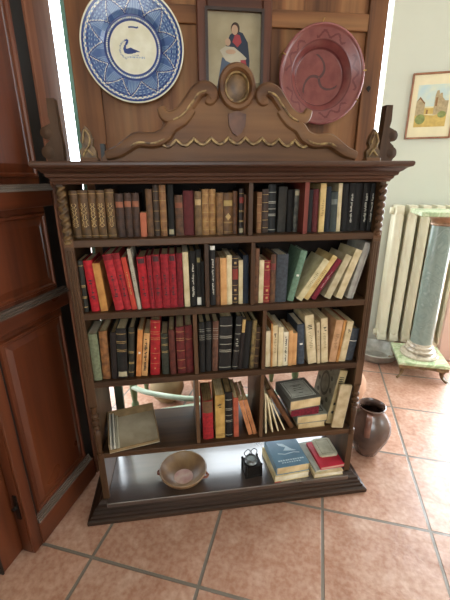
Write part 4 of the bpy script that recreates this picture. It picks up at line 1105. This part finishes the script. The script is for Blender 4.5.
# radiator
e = empty('radiator', G(1.232, 1.83), (0,0,GA), 'cream cast iron column radiator below the landscape picture', 'radiator')
RAD = plain('cream radiator enamel', 'd6d1b6', .36, .04, 6)
for k in range(6):
    x = .040+k*.082; mb = MB()
    for yy in (-.055, .0, .055):
        mb.lathe([(.012,.10),(.024,.125),(.027,.15),(.027,1.0),(.024,1.03),(.012,1.06)], (x, yy, 0), 14, sx=1.15, sy=.9)
    mb.prism([(-.075,.085),(.075,.085),(.082,.115),(.07,.15),(-.07,.15),(-.082,.115)], x-.028, x+.028, 'x')
    mb.prism([(-.07,1.0),(.07,1.0),(.082,1.035),(.07,1.072),(-.07,1.072),(-.082,1.035)], x-.024, x+.024, 'x')
    if k in (1, 5):
        for yy in (-.05, .05): mb.box(x-.015, x+.015, yy-.012, yy+.012, 0, .09)
    mb.build('section', RAD, e, smooth=True)
for z in (.118, 1.036):
    mb = MB(); mb.lathe([(.020,-.012),(.024,-.008),(.024,.012),(.018,.013)], (0, 0, z), 16, ax='x'); mb.build('end_plug', RAD, e, smooth=True)
# landscape picture
e = empty('framed_landscape', G(1.402, WV-.0015, 1.69), (0,0,GA), 'thin framed watercolour of yellowish buildings on the pale wall', 'picture')
FR2 = plain('thin walnut frame', '9a6a48', .4, .15, 20, c2='7a4a30')
w2, h2, fw = .138, .194, .011
for nm, q in (('frame_side', (-w2, -w2+fw, -h2, h2)), ('frame_side', (w2-fw, w2, -h2, h2)), ('frame_bar', (-w2+fw+.0002, w2-fw-.0002, h2-fw, h2)), ('frame_bar', (-w2+fw+.0002, w2-fw-.0002, -h2, -h2+fw))):
    MB().box(q[0], q[1], -.018, 0, q[2], q[3], bev=.002).build(nm, FR2, e)
MB().box(-w2+fw, w2-fw, -.008, -.004, -h2+fw, h2-fw).build('mount', plain('cream mount', 'ddd3b0', .85, .04), e)
pm = [plain('watercolour sky', 'a9c2c8', .85, .15, 14, c2='c8cdb8'), plain('watercolour ochre', 'c9ac62', .85, .1, 40), plain('watercolour stone', 'b5a27c', .85, .15, 60), plain('watercolour brown', '8a6440', .85, .1), plain('watercolour green', '8a9458', .85, .15, 60), plain('watercolour pale', 'd8cfa6', .85)]
mb = MB(); L = 0
def pic(poly, m_):
    global L
    L += 1; y = -.0082-.00025*L
    mb.prism(poly, y, y+.0002, 'y', m_)
pw, p0, p1 = .094, -.122, .125
pic([(-pw,p0),(pw,p0),(pw,p1),(-pw,p1)], 0)
pic([(-pw,.0),(pw,.0),(pw,p0),(-pw,p0)], 5)
pic([(-pw,-.03),(-.03,-.05),(.02,-.055),(pw,-.03),(pw,p0),(-pw,p0)], 1)
pic([(-pw,-.05),(-pw,.03),(-.075,.055),(-.05,.03),(-.042,.022),(-.042,-.055)], 2)
pic([(-pw,.03),(-.075,.058),(-.042,.02),(-.046,.014),(-.075,.045)], 3)
pic([(.012,-.05),(.012,.06),(.018,.088),(.030,.092),(.038,.066),(.040,.075),(.052,.075),(.056,.05),(.075,.03),(pw,.03),(pw,-.05)], 2)
pic([(.018,.0),(.018,.05),(.030,.05),(.030,.0)], 3)
pic([(-.042,-.045),(-.042,-.01),(.012,-.01),(.012,-.045)], 1)
pic(ell(-.06,-.075,.03,.03), 4); pic(ell(.065,-.05,.025,.02), 4); pic([(-.03,-.045),(-.03,-.02),(-.02,-.02),(-.02,-.045)], 3)
mb.build('watercolour', pm, e)
# ------------------------------------------------------------------ light
w = bpy.data.worlds.new('daylight'); SC.world = w; w.use_nodes = True
bg = w.node_tree.nodes['Background']; bg.inputs['Color'].default_value = (.86, .94, 1.0, 1); bg.inputs['Strength'].default_value = 10.0
def area(name, u, v, z, rz, sx, sz, power, col=(1,1,1)):
    l = bpy.data.lights.new(name, 'AREA'); l.shape = 'RECTANGLE'; l.size = sx; l.size_y = sz; l.energy = power; l.color = col
    o = bpy.data.objects.new(name, l); COL.objects.link(o); o.location = G(u, v, z); o.rotation_euler = (PI/2, 0, GA+rz)
    return o
# area light -Z points along: rot x 90 -> -Z looks +Y ; rz turns it
area('french_window_daylight', 2.55, WV+.05, 1.15, PI, 1.4, 2.2, 175, (.90, .96, 1))
area('right_window_daylight', 4.24, 0, 1.6, PI/2, 1.7, 1.3, 16, (1, .99, .97))
area('rear_fill_light', 1.6, -3.24, 1.6, 0, 1.7, 1.3, 20, (1, .98, .95))  # front fill added behind the camera, no window known there
# ------------------------------------------------------------------ camera
cam = bpy.data.cameras.new('camera'); co = bpy.data.objects.new('camera', cam); COL.objects.link(co); SC.camera = co
cam.sensor_fit = 'HORIZONTAL'; cam.sensor_width = 36; cam.lens = 353.46/450*36; cam.clip_start = .05
R = Vector((0.9908941454277188, -0.13446619652495262, -0.006901778697090757)); U = Vector((0.05026988429579243, 0.3219171089818151, 0.945432342199947)); F = Vector((0.12490689048230462, 0.9371703244004811, -0.32574537874410214))
co.matrix_world = Matrix(((R.x, U.x, -F.x, .3394), (R.y, U.y, -F.y, -1.1142), (R.z, U.z, -F.z, 1.2553), (0, 0, 0, 1)))
SC.view_settings.view_transform = 'Standard'; SC.view_settings.look = 'None'; SC.view_settings.gamma = 1
SC.view_settings.use_curve_mapping = False; SC.view_settings.exposure = -0.58
